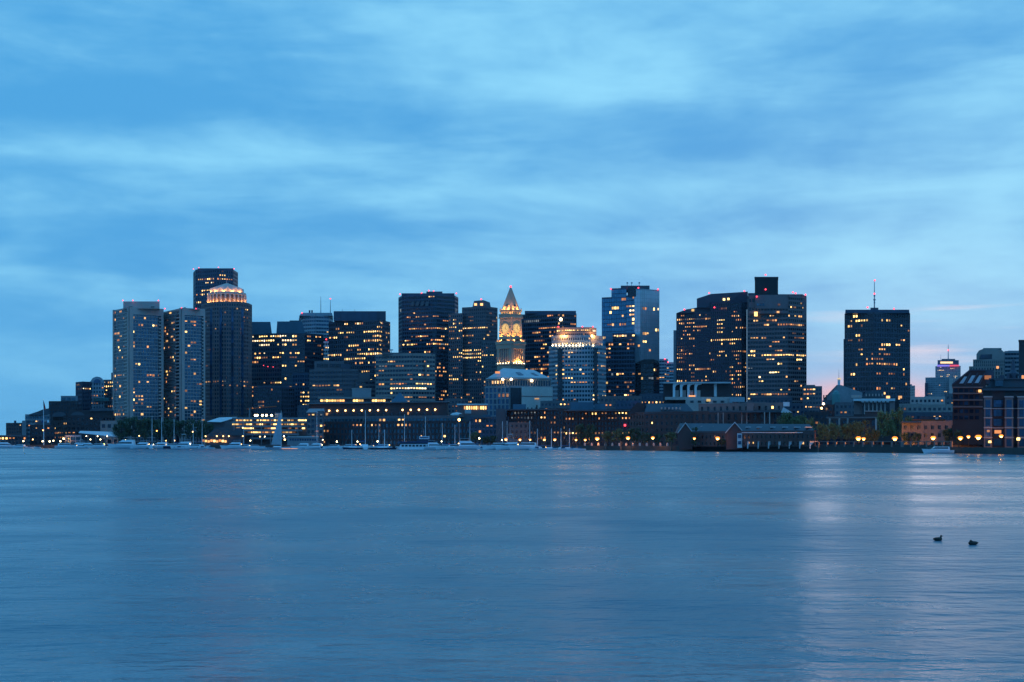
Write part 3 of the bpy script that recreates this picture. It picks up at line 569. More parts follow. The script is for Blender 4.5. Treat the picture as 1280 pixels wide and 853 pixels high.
B = tower('office_tower', 'grey stone tower with small square windows, lower left wing and slanted penthouse', 'tower', [(578, 1342), (606.5, 1330), (621.5, 1345)], 384.5, 'stonedark', 'glass', 3.6, 2.6, .42, .42, depth=40,
  lit=[(578, 609, 409.5, 413.5, .97, 'bright'), (575, 606, 417, 421, .2), (578, 606, 436, 441, .7, 'bright'), (566, 606, 441.5, 444.5, .75, 'bright'), (566, 606, 445, 448.5, .7, 'bright'), (606, 622, 441, 445, .6, 'bright'), (596, 606, 448, 470, .35, 'bright'), (570, 606, 474, 478, .4, 'dim')], lp=.06, yv=505)
profile(B, 'penthouse', [(590.5, 384.3), (613.5, 384.3), (612.3, 378.2), (604, 375.3), (592.5, 376.4)], 1336, 22, W['grey'])
for p in (594.5, 602): litpane(B, p, 380.8, 1335.8, 2.6, 2.2, 'warm')
beacon(B, 601.5, 374.3, 1336, .9)
tower('', '', '', [(561, 1340), (578.2, 1333)], 393, 'stonedark', 'glass', 3.6, 2.6, .42, .42, depth=36, lit=[(562, 578, 409.5, 413.5, .95, 'bright'), (560, 580, 440, 450, .4, 'bright'), (560, 572, 470, 476, .7, 'bright')], lp=.06, yv=505, base=B)
tower('', '', '', [(602, 1322), (620, 1320)], 428, 'grey', 'black', 3.6, 2.6, .4, .4, depth=12, lit=[(602, 620, 441, 446, .6, 'bright')], lp=.04, yv=505, base=B)

# ------------------------------------------------------------------ old clock tower
CD = 1290; ccx, ccy = X(638.4, CD), CD + 9
B = thing('clock_tower', 'floodlit stone clock tower with a pointed pyramid spire in the centre', 'tower', (ccx, ccy, GZ))
TH = R(47)
def sq(h, z): return [(ccx + h * (sx_ * cos(TH) - sy_ * sin(TH)), ccy + h * (sx_ * sin(TH) + sy_ * cos(TH)), z) for sx_, sy_ in ((-1, -1), (1, -1), (1, 1), (-1, 1))]
def stage(name, y0, y1, p0, p1, mat):
    k = CD / F / 1.41; return MB().loft(sq(p0 * k, Z(y0, CD)), sq(p1 * k, Z(y1, CD))).build(name, mat, B)
ST = W['towerstone']
MB().loft(sq(17.4 * CD / F / 1.41, GZ), sq(17.4 * CD / F / 1.41, Z(456, CD))).build('shaft', ST, B)
stage('cornice', 456.2, 454.6, 19.2, 19.2, ST)
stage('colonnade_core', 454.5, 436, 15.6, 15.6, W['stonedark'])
stage('cornice', 436, 430.5, 18.3, 18.3, ST); stage('upper_cornice', 430.4, 429.2, 19.6, 19.6, ST)
stage('attic', 429.2, 424, 17.2, 16.6, ST)
stage('clock_stage', 424, 397.5, 14.8, 13.8, ST); stage('cornice', 397.5, 396, 15.6, 15.6, ST); stage('balustrade', 396, 393.5, 14.8, 14.8, ST)
stage('belfry', 393.5, 389.6, 12.8, 12.6, ST); stage('cornice', 389.5, 388.4, 13.6, 13.6, ST)
stage('spire', 388.4, 358, 12.2, .8, W['towerstone'])
def face(i):   # 0: left visible face, 1: right visible face -> unit along, outward
    a = TH - pi / 2 * 0
    c = [((-1, -1), (1, -1)), ((-1, 1), (-1, -1))][i]
    f = lambda s: (s[0] * cos(TH) - s[1] * sin(TH), s[0] * sin(TH) + s[1] * cos(TH))
    p, q_ = f(c[0]), f(c[1]); Ls = math.hypot(q_[0] - p[0], q_[1] - p[1]); t = ((q_[0] - p[0]) / Ls, (q_[1] - p[1]) / Ls); return t, (t[1], -t[0])
kk = CD / F / 1.41
for y, hgt, p_ in ((429.2, 1.9, 19.5), (393.5, 1.1, 15.2), (388.4, 1.0, 13.5), (454.6, 1.0, 19.3)):   # parapets added to screen the floodlights from the water
    for i in range(4):
        a_, b_ = sq(p_ * kk, 0)[i][:2], sq(p_ * kk, 0)[(i + 1) % 4][:2]; Ls = math.hypot(b_[0] - a_[0], b_[1] - a_[1]); nn = ((b_[1] - a_[1]) / Ls, -(b_[0] - a_[0]) / Ls)
        MB().seg(a_, b_, nn, Z(y, CD) + .01, Z(y, CD) + hgt, -.35, -.02).build('parapet', ST, B)
for i in (0, 1):
    t, n = face(i)
    def at(s, o, z): return (ccx + t[0] * s + n[0] * o, ccy + t[1] * s + n[1] * o, z)
    # columns of the colonnade and solid corner piers
    for s in (-5.4, -1.8, 1.8, 5.4):
        MB().tube(at(s * .8, 17.3 * kk - .8, Z(454.5, CD)), at(s * .8, 17.3 * kk - .8, Z(436, CD)), .75, .66, 10).build('column', ST, B)
    for s in (-1, 1):
        h = 17.6 * kk; a0, a1 = (s * h * .64, s * h) if s > 0 else (s * h, s * h * .64)
        MB().seg(at(a0, 0, 0)[:2], at(a1, 0, 0)[:2], n, Z(454.5, CD), Z(436, CD), h - 2.6, h - .02 - .02 * i).build('corner_pier', ST, B)
    # clock dial with hands
    o = 14.4 * kk; zc = Z(410.5, CD); rr = 4.6
    d = MB(); d.loft([at(rr * cos(2 * pi * k / 24), o - .3, zc + rr * sin(2 * pi * k / 24)) for k in range(24)], [at(rr * cos(2 * pi * k / 24), o + .12, zc + rr * sin(2 * pi * k / 24)) for k in range(24)])
    dial = d.build('clock_face', E['clock'], B)
    for ang, ln in ((R(62), 3.8), (R(-28), 2.7)):
        dxx, dzz = cos(ang), sin(ang)
        MB().loft([at(-dzz * .25, o + .18, zc + dxx * .25), at(dzz * .25, o + .18, zc - dxx * .25), at(dxx * ln + dzz * .1, o + .18, zc + dzz * ln - dxx * .1), at(dxx * ln - dzz * .1, o + .18, zc + dzz * ln + dxx * .1)], [at(-dzz * .25, o + .26, zc + dxx * .25), at(dzz * .25, o + .26, zc - dxx * .25), at(dxx * ln + dzz * .1, o + .26, zc + dzz * ln - dxx * .1), at(dxx * ln - dzz * .1, o + .26, zc + dzz * ln + dxx * .1)]).build('clock_hand', W['black'], dial)
    for k in range(12):
        an = 2 * pi * k / 12; p_ = at(4.0 * cos(an), o + .2, zc + 4.0 * sin(an)); MB().ball(p_, .36, 6, 4).build('hour_mark', W['black'], dial)
    # arched openings below the dial, belfry openings
    for s, w_, y0, y1, oo, mt in ((0, 3.6, 429, 423.4, 17.3 * kk, 'glass'), (-3.2, 1.1, 392.6, 390, 12.75 * kk, 'glass'), (0, 1.1, 392.6, 390, 12.75 * kk, 'glass'), (3.2, 1.1, 392.6, 390, 12.75 * kk, 'glass'), (0, 1.6, 384, 380, 9.7 * kk, 'glass')):
        zb, zt = Z(y0, CD), Z(y1, CD)
        prof = [(-w_, zb), (w_, zb)] + [(w_ * cos(pi * k / 6), zt + w_ * .6 * sin(pi * k / 6) - w_ * .6) for k in range(7)]
        MB().loft([at(s + a, oo - .6, z) for a, z in prof], [at(s + a, oo + .1, z) for a, z in prof]).build('arched_opening', G[mt], B)
    for s in (-1, 1):   # corner urns
        MB().lathe(at(s * 17 * kk, 17 * kk, Z(429, CD)), [(.9, 0), (1.2, .8), (.5, 1.5), (1.0, 2.6), (.2, 4.2)], 8).build('urn', ST, B)
        MB().lathe(at(s * 13 * kk, 13 * kk, Z(388.4, CD)), [(.7, 0), (.9, .8), (.15, 3.4)], 8).build('pinnacle', ST, B)
    for s in (-6, -2, 2, 6):   # floodlights standing on the ledges
        point('floodlight', at(s * .95, 18.4 * kk, Z(429.2, CD) + 1.0), 900, (1, .44, .08), .25)
    for s in (-4.5, 4.5): spot('floodlight', at(s, 18.8 * kk, Z(429.2, CD) + 1.3), at(s * .75, 13.6 * kk, Z(401, CD)), 60000, 66, (1, .38, .055))
    for s in (-3, 3): spot('floodlight', at(s, 12.9 * kk, Z(388.4, CD) + .8), at(s * .3, 4 * kk, Z(368, CD)), 36000, 70, (1, .38, .055))
    for s in (-3.5, 3.5):
        point('floodlight', at(s, 14.0 * kk, Z(393.5, CD) + .6), 2400, (1, .44, .08), .2); point('floodlight', at(s, 12.8 * kk, Z(388.4, CD) + .6), 2000, (1, .46, .09), .2)
        point('floodlight', at(s * 1.5, 18.7 * kk, Z(454.6, CD) + .7), 1600, (1, .44, .1), .2)
        if i == 0: point('floodlight', at(s * .5, 18.3 * kk, Z(454.6, CD) + .6), 9000, (1, .44, .1), .2)
MB().ball((ccx, ccy, Z(357.2, CD)), 1.0).build('beacon', E['red'], B); MB().tube((ccx, ccy, Z(360, CD)), (ccx, ccy, Z(356.8, CD)), .35).build('finial', W['steel'], B)
t, n = face(0)
for s in (-7, -3.5, 0, 3.5, 7):
    for i in (0, 1):
        t, n = face(i); MB().ball((ccx + t[0] * s + n[0] * 19.9 * kk, ccy + t[1] * s + n[1] * 19.9 * kk, Z(454.2, CD)), .35, 6, 4).build('ledge_lamp', E['lampwhite'], B)

# ------------------------------------------------------------------ hip roofed glass and stone block
B = thing('hip_roofed_block', 'pale stone and blue glass block with a big metal hip roof below the clock tower', 'building', (X(648, 1050), 1075, GZ))
D = 1050; P = [(606.5, 1056), (637, 1046), (690, 1060)]
tower('', '', '', P, 484, 'concrete_grey', 'blue', 4.6, 4.4, .22, .3, .4, 44, lit=[(618, 632, 478, 482, .4), (618, 632, 491, 496, .4, 'warm')], lp=.03, yv=512, base=B)
tower('', '', '', [(608, 1057), (637, 1048), (688, 1060)], 473.6, 'beige', 'glass', 4.8, 2.6, .35, .3, .3, 40, lit=[(608, 690, 472, 476.5, .8, 'white'), (614, 650, 479, 482, .5, 'bright'), (668, 690, 476, 484, .12, 'bright')], lp=.04, yv=484, yb=484, base=B)
a, c = (X(651.5, 1050), 1049.2), (X(690, 1060), 1059.4); Ls = math.hypot(c[0] - a[0], c[1] - a[1]); n = ((c[1] - a[1]) / Ls, -(c[0] - a[0]) / Ls)
MB().seg(a, c, n, GZ, Z(483.6, 1046), -.5, .9).build('stone_wall', W['stone'], B); MB().seg(a, c, n, Z(496, 1046), Z(494.8, 1046), .9, 1.1).build('string_course', W['granite'], B)
a2 = (X(638, 1046), 1046.3); c2 = (X(651.3, 1050), 1049.2)
MB().seg(a2, c2, n, GZ, Z(485, 1046), -.5, .7).build('dark_glass_bay', G['black'], B)
for p, w in ((671, 6), (654, 1.8)): pane(B, (X(p, 1050.5), 1050.3 if p == 654 else 1052.6, Z(498.5, 1050)), (1, 0), w * .61, .9, E['warm'])
zE, zR = Z(473.2, 1046), Z(458.6, 1046)
e = [(X(607, 1056), 1056, zE), (X(637, 1046), 1046, zE), (X(690.5, 1060), 1060, zE), (X(684, 1100), 1100, zE), (X(610, 1100), 1100, zE)]
r0, r1 = (X(629, 1064), 1066, zR), (X(667, 1072), 1074, zR - 1)
m = MB(); m.poly([e[1], e[2], r1, r0]); m.poly([e[2], e[3], r1]); m.poly([e[3], e[4], r0, r1]); m.poly([e[4], e[0], r0]); m.poly([e[0], e[1], r0]); m.build('hip_roof', W['metal'], B)
for u_, w_ in ((.3, .13), (.72, .1)):
    def rp(s, k): 
        q0 = Vector(e[1]).lerp(Vector(e[2]), s); q1 = Vector(r0).lerp(Vector(r1), s); return q0.lerp(q1, k) + Vector((0, -.25, .25))
    m = MB(); m.poly([rp(u_, .35), rp(u_ + w_, .35), rp(u_ + w_ - .02, .62), rp(u_ - .02, .62)]); m.build('skylight', G['blue'], B)
litpane(B, 622, 465.8, 1058, 3.6, 1.6, 'orange')
for p, y in ((628.5, 474.6), (639, 474.4), (665, 475.6)): MB().ball((X(p, 1044), 1045.5 + max(0, (p - 637) * .26), Z(y, 1046)), .9).build('wall_lamp', E['lampwhite'], B)

# ------------------------------------------------------------------ right of the clock tower
B = tower('office_tower', 'black horizontally striped tower with orange lit floors right of the clock tower', 'tower', [(652, 1415), (700, 1390), (720, 1402)], 392, 'navy', 'black', 4.1, 3.2, .36, .04, .5, 50, lit=[(668, 700, 406.5, 413, .8, 'orange'), (672, 700, 414, 419, .55, 'orange'), (664, 680, 425, 429, .5, 'orange'), (664, 680, 432, 440, .5, 'orange'), (668, 682, 442, 449, .55, 'orange'), (652, 690, 450, 475, .3, 'orange')], lp=.04, yv=480, mix='orange')
block(B, 'roof_storey', 656, 720, 388.8, 392, 1404, W['navy'], 30); MB().ball((X(701, 1388), 1388, Z(399.5, 1388)), 1.5).build('roof_lamp', E['lampwhite'], B)
for k in range(8): pane(B, (X(656 + k * 2.4, 1412 - k * 1.3), 1411.5 - k * 1.3, Z(401.5, 1405)), (1, 0), 1.2, 2.2, E['cool'], 'window', 'pale lit window')
# stepped stone tower with lit crown
B = tower('stepped_crown_tower', 'pale banded stone tower with stepped shoulders and a golden lit crown', 'tower', [(686.5, 1236), (698, 1222), (706, 1221), (738, 1216), (748, 1222), (757, 1236)], 433, 'paleblue', 'glass', 3.75, 3.0, .46, .24, depth=40,
  lit=[(694, 707, 457, 474, .5, 'bright'), (706, 718, 471, 476, .95, 'bright'), (721, 736, 462, 470, .6, 'bright'), (741, 757, 492, 500, .75, 'bright'), (686, 700, 496, 502, .4)], lp=.05, yv=505)
for p, w in ((700, 6), (745, 4)): block(B, 'dark_glass_strip', p - w / 2, p + w / 2, 436, 505, 1216.4 if p > 710 else 1219.4, G['black'], 3)
tower('', '', '', [(690, 1232), (702, 1224), (738, 1221), (753, 1234)], 420.5, 'paleblue', 'glass', 3.6, 2.4, .5, .5, depth=34, yb=433, lit=[(688, 745, 428.5, 433.5, .95, 'white')], lp=.08, yv=434, base=B)
tower('', '', '', [(696, 1232), (706, 1227), (736, 1225), (745, 1231)], 411, 'beige', 'glass', 3.6, 2.2, .4, .3, depth=26, yb=421, lit=[(690, 750, 411, 415.8, .97, 'bright')], lp=.15, yv=421, base=B, mix='orange')
block(B, 'roof_plant', 701, 742, 409.2, 411, 1234, W['stonedark'], 16)
for p in (728, 741): beacon(B, p, 408.6, 1228, .75)
for p in (700, 706, 741, 745): point('floodlight', (X(p, 1221), 1221.5, Z(419.5, 1222)), 3500, (1, .42, .09), .25)
beacon(B, 698, 408.8, 1230, .9)
for k in range(13): MB().ball((X(690.5 + k * 4.2, 1224), 1217, Z(432, 1217)), .6, 6, 4).build('terrace_lamp', E['lampwhite'], B)
# blue mirror glass tower
B = thing('glass_tower', 'tall blue mirror glass tower with a bright right face and stepped top', 'tower', (X(788, 1320), 1345, GZ))
LT = [(752, 764, 375, 379, .3, 'dim'), (754, 776, 382.5, 386, .75, 'bright'), (776, 782, 386, 390, .5), (762, 783, 391, 395.5, .75, 'bright'), (785, 792, 376, 398, .85, 'bright'), (756, 763, 406, 410, .9, 'warm'), (757, 762, 419, 423, .7, 'orange')]
tower('', '', '', [(752.5, 1330), (765, 1326)], 373, 'navy', 'cobalt', 4.0, 3.0, .14, .05, .15, 40, lit=LT, lp=.015, yv=500, base=B)
tower('', '', '', [(764.6, 1325), (783, 1320)], 361.5, 'navy', 'cobalt', 4.0, 3.0, .14, .05, .15, 44, lit=LT, lp=.02, yv=500, base=B)
tower('', '', '', [(782.6, 1318), (793.5, 1315)], 370.5, 'navy', 'cobalt', 4.0, 3.0, .14, .05, .15, 40, lit=LT, lp=.02, yv=500, base=B)
tower('', '', '', [(793, 1314), (800.5, 1312), (824, 1324)], 362.5, 'paleblue', 'mirror', 4.0, 3.0, .08, .04, .12, 42, lit=[(804, 810, 384, 388, .5), (811, 823, 382, 389, .4, 'bright'), (803, 813, 398, 403, .3, 'bright'), (803, 812, 415, 419, .7, 'bright'), (816, 822, 412, 417, .5, 'bright')], lp=.004, yv=460, base=B)
block(B, 'rooftop', 776, 812, 357.2, 362.5, 1324, W['slate'], 26); block(B, 'roof_recess', 784.5, 797, 358.5, 371, 1313.4, G['black'], 4)
for p, y in ((763.5, 361.8), (786, 361), (798, 360.5), (822.5, 362.4)): beacon(B, p, y - .4, 1322, .9)
for p in (784, 789.5, 799): mast(B, p, 353.2, 357.5, 1330, .3); block(B, 'dish', p - .9, p + 1.2, 353, 354.5, 1330, W['steel'], 1.5)
B = tower('dark_reflection_block', 'dark reflection built as a black block with lit windows at the foot of the mirror tower', 'office', [(757, 1306), (793.5, 1298)], 417.5, 'navy', 'black', 4.0, 3.1, .3, .08, .2, 14, lit=[(766, 792, 417, 424, .6, 'bright'), (757, 764, 430, 500, .35, 'warm'), (782, 788, 424, 500, .4, 'orange'), (766, 775, 480, 485, .7)], lp=.03, yv=500)  # solid block stands in for a dark reflection in the mirror glass
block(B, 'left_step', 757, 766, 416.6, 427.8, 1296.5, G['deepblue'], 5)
B = tower('dark_reflection_block', 'dark rounded reflection built as a black block at the right foot of the mirror tower', 'office', [(794.5, 1302), (801, 1294), (817, 1294), (824, 1302)], 455, 'black', 'black', 4.0, 3.1, .2, .1, .2, 16, lp=.012, yv=500)  # rounded dark reflection in the tower, given shape as a block
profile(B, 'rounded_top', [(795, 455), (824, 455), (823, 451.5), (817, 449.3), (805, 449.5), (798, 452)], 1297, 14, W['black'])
B = tower('slim_tower', 'slim pale striped tower just right of the mirror tower', 'tower', [(823.5, 1720), (834.5, 1716)], 450, 'paleblue', 'blue', 4, 4, .5, .05, lp=.03, yv=497, depth=24); beacon(B, 831, 449, 1715, 1)
block(B, 'roof_cabin', 825, 833, 448.8, 450, 1720, W['grey'], 14)
B = tower('slim_tower', 'second slim striped tower beside the brown stone tower, a little lower', 'tower', [(833, 1705), (847, 1700)], 454.5, 'paleblue', 'blue', 4, 4, .5, .05, lit=[(833, 845, 464, 469, .4, 'orange'), (833, 845, 475, 480, .3, 'orange')], lp=.03, yv=482, depth=24); beacon(B, 835, 453, 1700, 1)
block(B, 'roof_cabin', 836, 845, 453, 454.5, 1705, W['grey'], 14)
# brown stone tower with slanted roofs
B = thing('brown_tower', 'broad brown stone tower with two slanted roof steps and orange lit windows', 'tower', (X(890, 1300), 1330, GZ))
tower('', '', '', [(845.8, 1322), (889, 1308)], 391.5, 'brown', 'bronze', 3.7, 2.5, .38, .45, .3, 44, lit=[(855, 862, 400, 410, .6, 'orange'), (862, 884, 405.5, 409.5, .4, 'orange'), (850, 870, 412, 425, .35, 'orange'), (846, 870, 430, 455, .25, 'orange'), (888, 890, 395, 420, .9, 'bright'), (846, 934, 448, 453, .5, 'orange')], lp=.05, yv=490, mix='orange', base=B)
profile(B, 'slanted_roof', [(846, 391.4), (888, 391.4), (888, 384.6), (872, 384.5), (858, 387)], 1314, 34, W['dark'])
tower('', '', '', [(888, 1308), (909, 1300), (927, 1297), (933, 1301)], 378, 'brown', 'bronze', 3.7, 2.5, .38, .45, .3, 50, lit=[(896, 905, 398, 420, .7, 'bright'), (888, 925, 422.5, 428, .9, 'bright'), (910, 926, 392, 396, .6, 'orange'), (895, 908, 436, 446, .45, 'bright'), (912, 925, 430, 500, .3, 'orange'), (909, 930, 476, 497, .5, 'orange')], lp=.06, yv=497, mix='orange', base=B)
profile(B, 'slanted_roof', [(871, 384.8), (934.5, 384.8), (934.5, 364.8), (889, 367.6), (871, 373.5)], 1310, 40, W['dark'])
profile(B, 'stone_gable', [(908.5, 378), (934.8, 378), (934.8, 364.6), (926, 366.4), (917, 374)], 1299, 6, W['brown'])
for p in (905, 910.5): litpane(B, p, 374.5 if p < 908 else 374, 1298.6 if p > 908 else 1309.6, 2, 2, 'bright')
litpane(B, 866, 388, 1313.6, 2.6, 2.2, 'bright')
for p, y in ((855.5, 387.2), (886.5, 366.5), (930.5, 364), (893, 384.5)): beacon(B, p, y, 1298, .9)
block(B, 'side_strip', 841.8, 846, 413, 500, 1330, W['paleblue'], 20)
# tower with penthouse block
B = tower('office_tower', 'dark banded concrete tower with a black block on top, right of the brown tower', 'tower', [(934.5, 1256), (985, 1246), (1007.6, 1258)], 370.5, 'granite', 'black', 4.0, 3.0, .44, .1, .4, 46,
  lit=[(945, 985, 418, 422.5, .4, 'bright'), (938, 960, 423, 428, .3), (935, 985, 441, 447, .9, 'bright'), (985, 1008, 441, 447, .85, 'bright'), (985, 1008, 414, 432, .2), (944, 985, 448, 490, .14, 'bright'), (936, 985, 492, 500, .55), (994, 1002, 449, 454, .8, 'bright')], lp=.05, yv=503)
tower('', '', '', [(936, 1246.5), (985, 1244.5)], 370.2, 'granite', 'black', 8, 3.2, .62, .24, .5, 2, yb=392, base=B)
block(B, 'blank_top', 944, 984.5, 369.6, 386, 1243.4, W['granite'], 2); block(B, 'blank_corner', 985.6, 1007.8, 369.6, 401, 1256, W['granite'], 2)
block(B, 'left_shoulder', 935, 944, 366.5, 386, 1248, W['dark'], 30); block(B, 'roof_slab', 936, 1007.4, 368, 370.6, 1262, W['dark'], 30, (938, 1003))
for k in range(3): block(B, 'roof_windows', 946 + k * 3.5, 948.5 + k * 3.5, 379.5, 382.5, 1243, G['deepblue'], .4)
block(B, 'penthouse', 943.5, 972.6, 347, 370, 1250, W['black'], 22); block(B, 'penthouse_rim', 943, 973, 346.2, 347.2, 1249.5, W['dark'], 23)
litpane(B, 944.8, 392.8, 1243.2, 3, 4, 'bright'); litpane(B, 972.5, 390.3, 1243.2, 2.4, 1.6, 'warm'); litpane(B, 973.7, 381, 1243, 2, 1.6, 'dim')
for p, y, d in ((957, 343.8, 1250), (957, 362, 1249), (946, 371, 1242), (991, 365.6, 1255), (994.5, 366.8, 1255), (1007, 368.5, 1255)): beacon(B, p, y, d, .9)
B = tower('office_block', 'low dark stone block at the right foot of the tower with the black top', 'office', [(1004, 1160), (1027, 1156)], 484.5, 'stonedark', 'glass', 3.8, 3, .5, .2, lit=[(1008, 1024, 481, 489, .3), (1004, 1012, 497, 503, .6, 'bright')], lp=.06, yv=512, depth=34)
block(B, 'roof_plant', 1006, 1019, 481.3, 484.6, 1166, W['stonedark'], 16)
# black box tower with antenna
B = tower('office_tower', 'plain black box tower with a tall red lit antenna, alone on the right', 'tower', [(1056.2, 1198), (1092, 1180), (1137.2, 1194)], 391.5, 'dark', 'black', 4.1, 3.1, .3, .22, .3, 52,
  lit=[(1064, 1110, 401, 404.8, .72, 'bright'), (1070, 1080, 421, 425, .4), (1099, 1128, 421, 424.8, .85, 'bright'), (1099, 1112, 426, 433, .6, 'bright'), (1117, 1122, 432, 437, .9, 'bright'), (1103, 1114, 436, 440, .4), (1092, 1100, 440, 460, .35, 'orange'), (1082, 1122, 455, 460, .65, 'orange'), (1098, 1115, 446, 452, .5, 'orange'), (1058, 1080, 440, 480, .13, 'bright'), (1092, 1130, 462, 475, .2, 'orange')], lp=.035, yv=500)
block(B, 'roof_storey', 1056.4, 1137, 387.3, 391.6, 1183, W['navy'], 44, (1056.8, 1136.5)); block(B, 'roof_plant', 1088, 1098, 384.8, 387.4, 1190, W['dark'], 14)
block(B, 'side_wing', 1054.4, 1057, 424, 500, 1206, W['grey'], 24)
am = mast(B, 1093, 351, 385, 1195, .55); 
for y, w in ((369, 1.6), (374, 2.2), (377.5, 1.5)): block(B, 'antenna_dishes', 1093 - w / 1.6, 1093 + w / 1.4, y, y + 1.6, 1194, W['steel'], 2)
for p, y in ((1093.5, 350.6), (1093, 367.3), (1084.5, 384.4), (1117.5, 386.2)): beacon(B, p, y, 1186, .9)
# ------------------------------------------------------------------ distant right
B = tower('distant_tower', 'pale distant tower with a light band under its dark top and a needle mast', 'tower', [(1169.5, 3620), (1200.5, 3600)], 458, 'concrete', 'blue', 4, 4.5, .45, .5, .6, 60, lit=[(1169, 1201, 459, 474, .07, 'white')], lp=.02, yv=500)
block(B, 'light_band', 1171.5, 1187, 456.2, 458, 3598, E['led'], 60); block(B, 'light_band', 1187.2, 1199, 456.2, 458, 3598, E['ledred'], 60)
block(B, 'dark_top', 1172, 1198.5, 450.4, 456.2, 3604, W['navy'], 55); block(B, 'lit_sign', 1175.5, 1191, 452.2, 454.6, 3602, E['white'], 1)
block(B, 'roof_slab', 1177, 1194, 448.8, 450.4, 3612, W['grey'], 40); mast(B, 1185.3, 431, 449, 3620, 1.4); mast(B, 1176, 443, 450, 3620, .6); MB().ball((X(1185.3, 3618), 3618, Z(438, 3618)), 1.8).build('beacon', E['red'], B)
B = tower('brown_slab_block', 'plain grey slab block in front of the distant pale tower', 'building', [(1157, 2610), (1190, 2600)], 472.5, 'concrete_grey', 'glass', 4, 3.6, .6, .6, lit=[(1160, 1190, 480, 500, .05, 'bright')], lp=.01, yv=500, depth=40)
block(B, 'left_step', 1156, 1160, 479, 505, 2596, W['brown'], 20); block(B, 'right_stair', 1186.5, 1191, 473, 505, 2590, W['concrete'], 8)
B = tower('pale_slab', 'tiny pale tower peeping out right of the black box tower', 'tower', [(1136, 2210), (1143.5, 2200)], 483, 'concrete', 'glass', 4, 4, .5, .5, yv=500, depth=26)
block(B, 'roof_cabin', 1137.5, 1140, 480.5, 483, 2208, W['concrete_grey'], 10)
B = tower('stepped_stone_block', 'pale stone block with stepped shoulders and a rounded roof at the right', 'building', [(1212, 1420), (1268, 1412)], 459, 'beige', 'glass', 4.2, 3.4, .3, .6, .5, 50, lp=.01, yv=480)
tower('', '', '', [(1217, 1424), (1266, 1418)], 450.5, 'beige', 'glass', 4.2, 2.4, .25, .62, .5, 40, yb=459, base=B)
profile(B, 'rounded_roof', [(1220.5, 450.6), (1257, 450.6), (1256, 441), (1252, 437.6), (1245, 436), (1229, 436.2), (1223.5, 438.5), (1220.5, 443)], 1422, 36, W['beige'])
profile(B, 'arched_window', [(1224, 449), (1240, 449), (1240, 443), (1226, 443.5)], 1421.5, .6, G['glass'])
block(B, 'roof_ridge', 1229, 1252, 435.2, 436.3, 1428, W['copper'], 20)
B = tower('striped_office', 'grey striped office at the right edge behind the brick wharf building', 'office', [(1256, 1340), (1296, 1335)], 440, 'concrete_grey', 'glass', 4, 3.4, .5, .04, lp=.03, yv=470, depth=40)
block(B, 'roof_parapet', 1260, 1296, 438.4, 440, 1342, W['concrete'], 24)
B = thing('brick_stack', 'square dark brick stack at the top right edge of the skyline', 'chimney', (X(1277, 1300), 1310, GZ))
block(B, 'wall', 1273.5, 1283, 426.5, 553, 1300, W['brickdark'], 16); block(B, 'cap', 1273, 1283.5, 425, 426.5, 1299.6, W['brickdark'], 17)

# ------------------------------------------------------------------ old town at the right
B = thing('gabled_market_hall', 'big grey gabled hall rising to a lit white cupola beside the black box tower', 'building', (X(1050, 1030), 1045, GZ))
profile(B, 'gabled_front', [(1030, 553), (1078, 553), (1078, 491), (1051.5, 481.5), (1046.5, 481.5), (1034, 495), (1030, 499)], 1030, 30, W['concrete_grey'])
profile(B, 'roof_verge', [(1029, 500.4), (1046.5, 482), (1046.5, 480.8), (1029, 499)], 1029.4, 31, W['dark'])
block(B, 'cupola', 1047, 1050.3, 474.5, 482, 1036, W['white'], 3); block(B, 'cupola_lamp', 1046.8, 1051.2, 472.6, 474.4, 1035.5, E['white'], 3); mast(B, 1048.6, 462, 472.8, 1037, .2, 'spire')
MB().lathe((X(1045, 1024), 1024, Z(497, 1024)), [(3.1, -14), (3.1, 0), (2.9, 2.2), (2.0, 4.2), (.3, 5.4)], 14).build('green_dome', W['copper'], B)
block(B, 'left_wing', 1028, 1042, 500.5, 553, 1026, W['stonedark'], 10)
for p in (1029, 1032): block(B, 'chimney', p, p + 1.6, 494, 501, 1027, W['brick'], 2)
B = tower('colonnade_block', 'boxy building with a white scalloped roof edge and tall dark columned windows', 'building', [(1067.5, 802), (1118.5, 797)], 501, 'granite', 'black', 40, 5, .0, .0, depth=30)
block(B, 'wall', 1067.4, 1080, 501, 553, 801, W['rust'], 3); block(B, 'wall', 1112, 1118.6, 501, 553, 796.4, W['rust'], 3)
for k in range(7): block(B, 'column', 1080 + k * 5.1, 1081.6 + k * 5.1, 502, 518, 798, W['concrete'], 1.4)
block(B, 'roof_edge', 1066.6, 1119, 498.4, 501.4, 795, W['white'], 32)
for k in range(7): block(B, 'roof_scallop', 1077 + k * 5.2, 1080 + k * 5.2, 501.4, 503, 795.4, W['white'], 2, (1076 + k * 5.2, 1080.6 + k * 5.2))
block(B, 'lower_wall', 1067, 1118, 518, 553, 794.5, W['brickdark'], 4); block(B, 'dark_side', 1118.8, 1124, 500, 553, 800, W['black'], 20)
B = thing('domed_roof_hall', 'low slate roofed hall with small dormers in front of the black box tower', 'building', (X(1092, 905), 915, GZ))
block(B, 'wall', 1068, 1116, 497.5, 553, 905, W['brickdark'], 24); profile(B, 'slate_roof', [(1077, 497.6), (1107, 497.6), (1104, 491.5), (1098, 488.6), (1088, 488.4), (1081, 491)], 904, 22, W['slate'])
for k in range(6): block(B, 'dormer', 1082 + k * 4, 1083.6 + k * 4, 492.5, 495.5, 903.4, W['concrete'], 1.5)
block(B, 'pale_wing', 1064, 1077, 494, 497.6, 903, W['concrete'], 10)
for p in (1110, 1125): litpane(B, p, 496.6, 904.5 if p < 1117 else 904, 2.4, 1.6, 'warm')
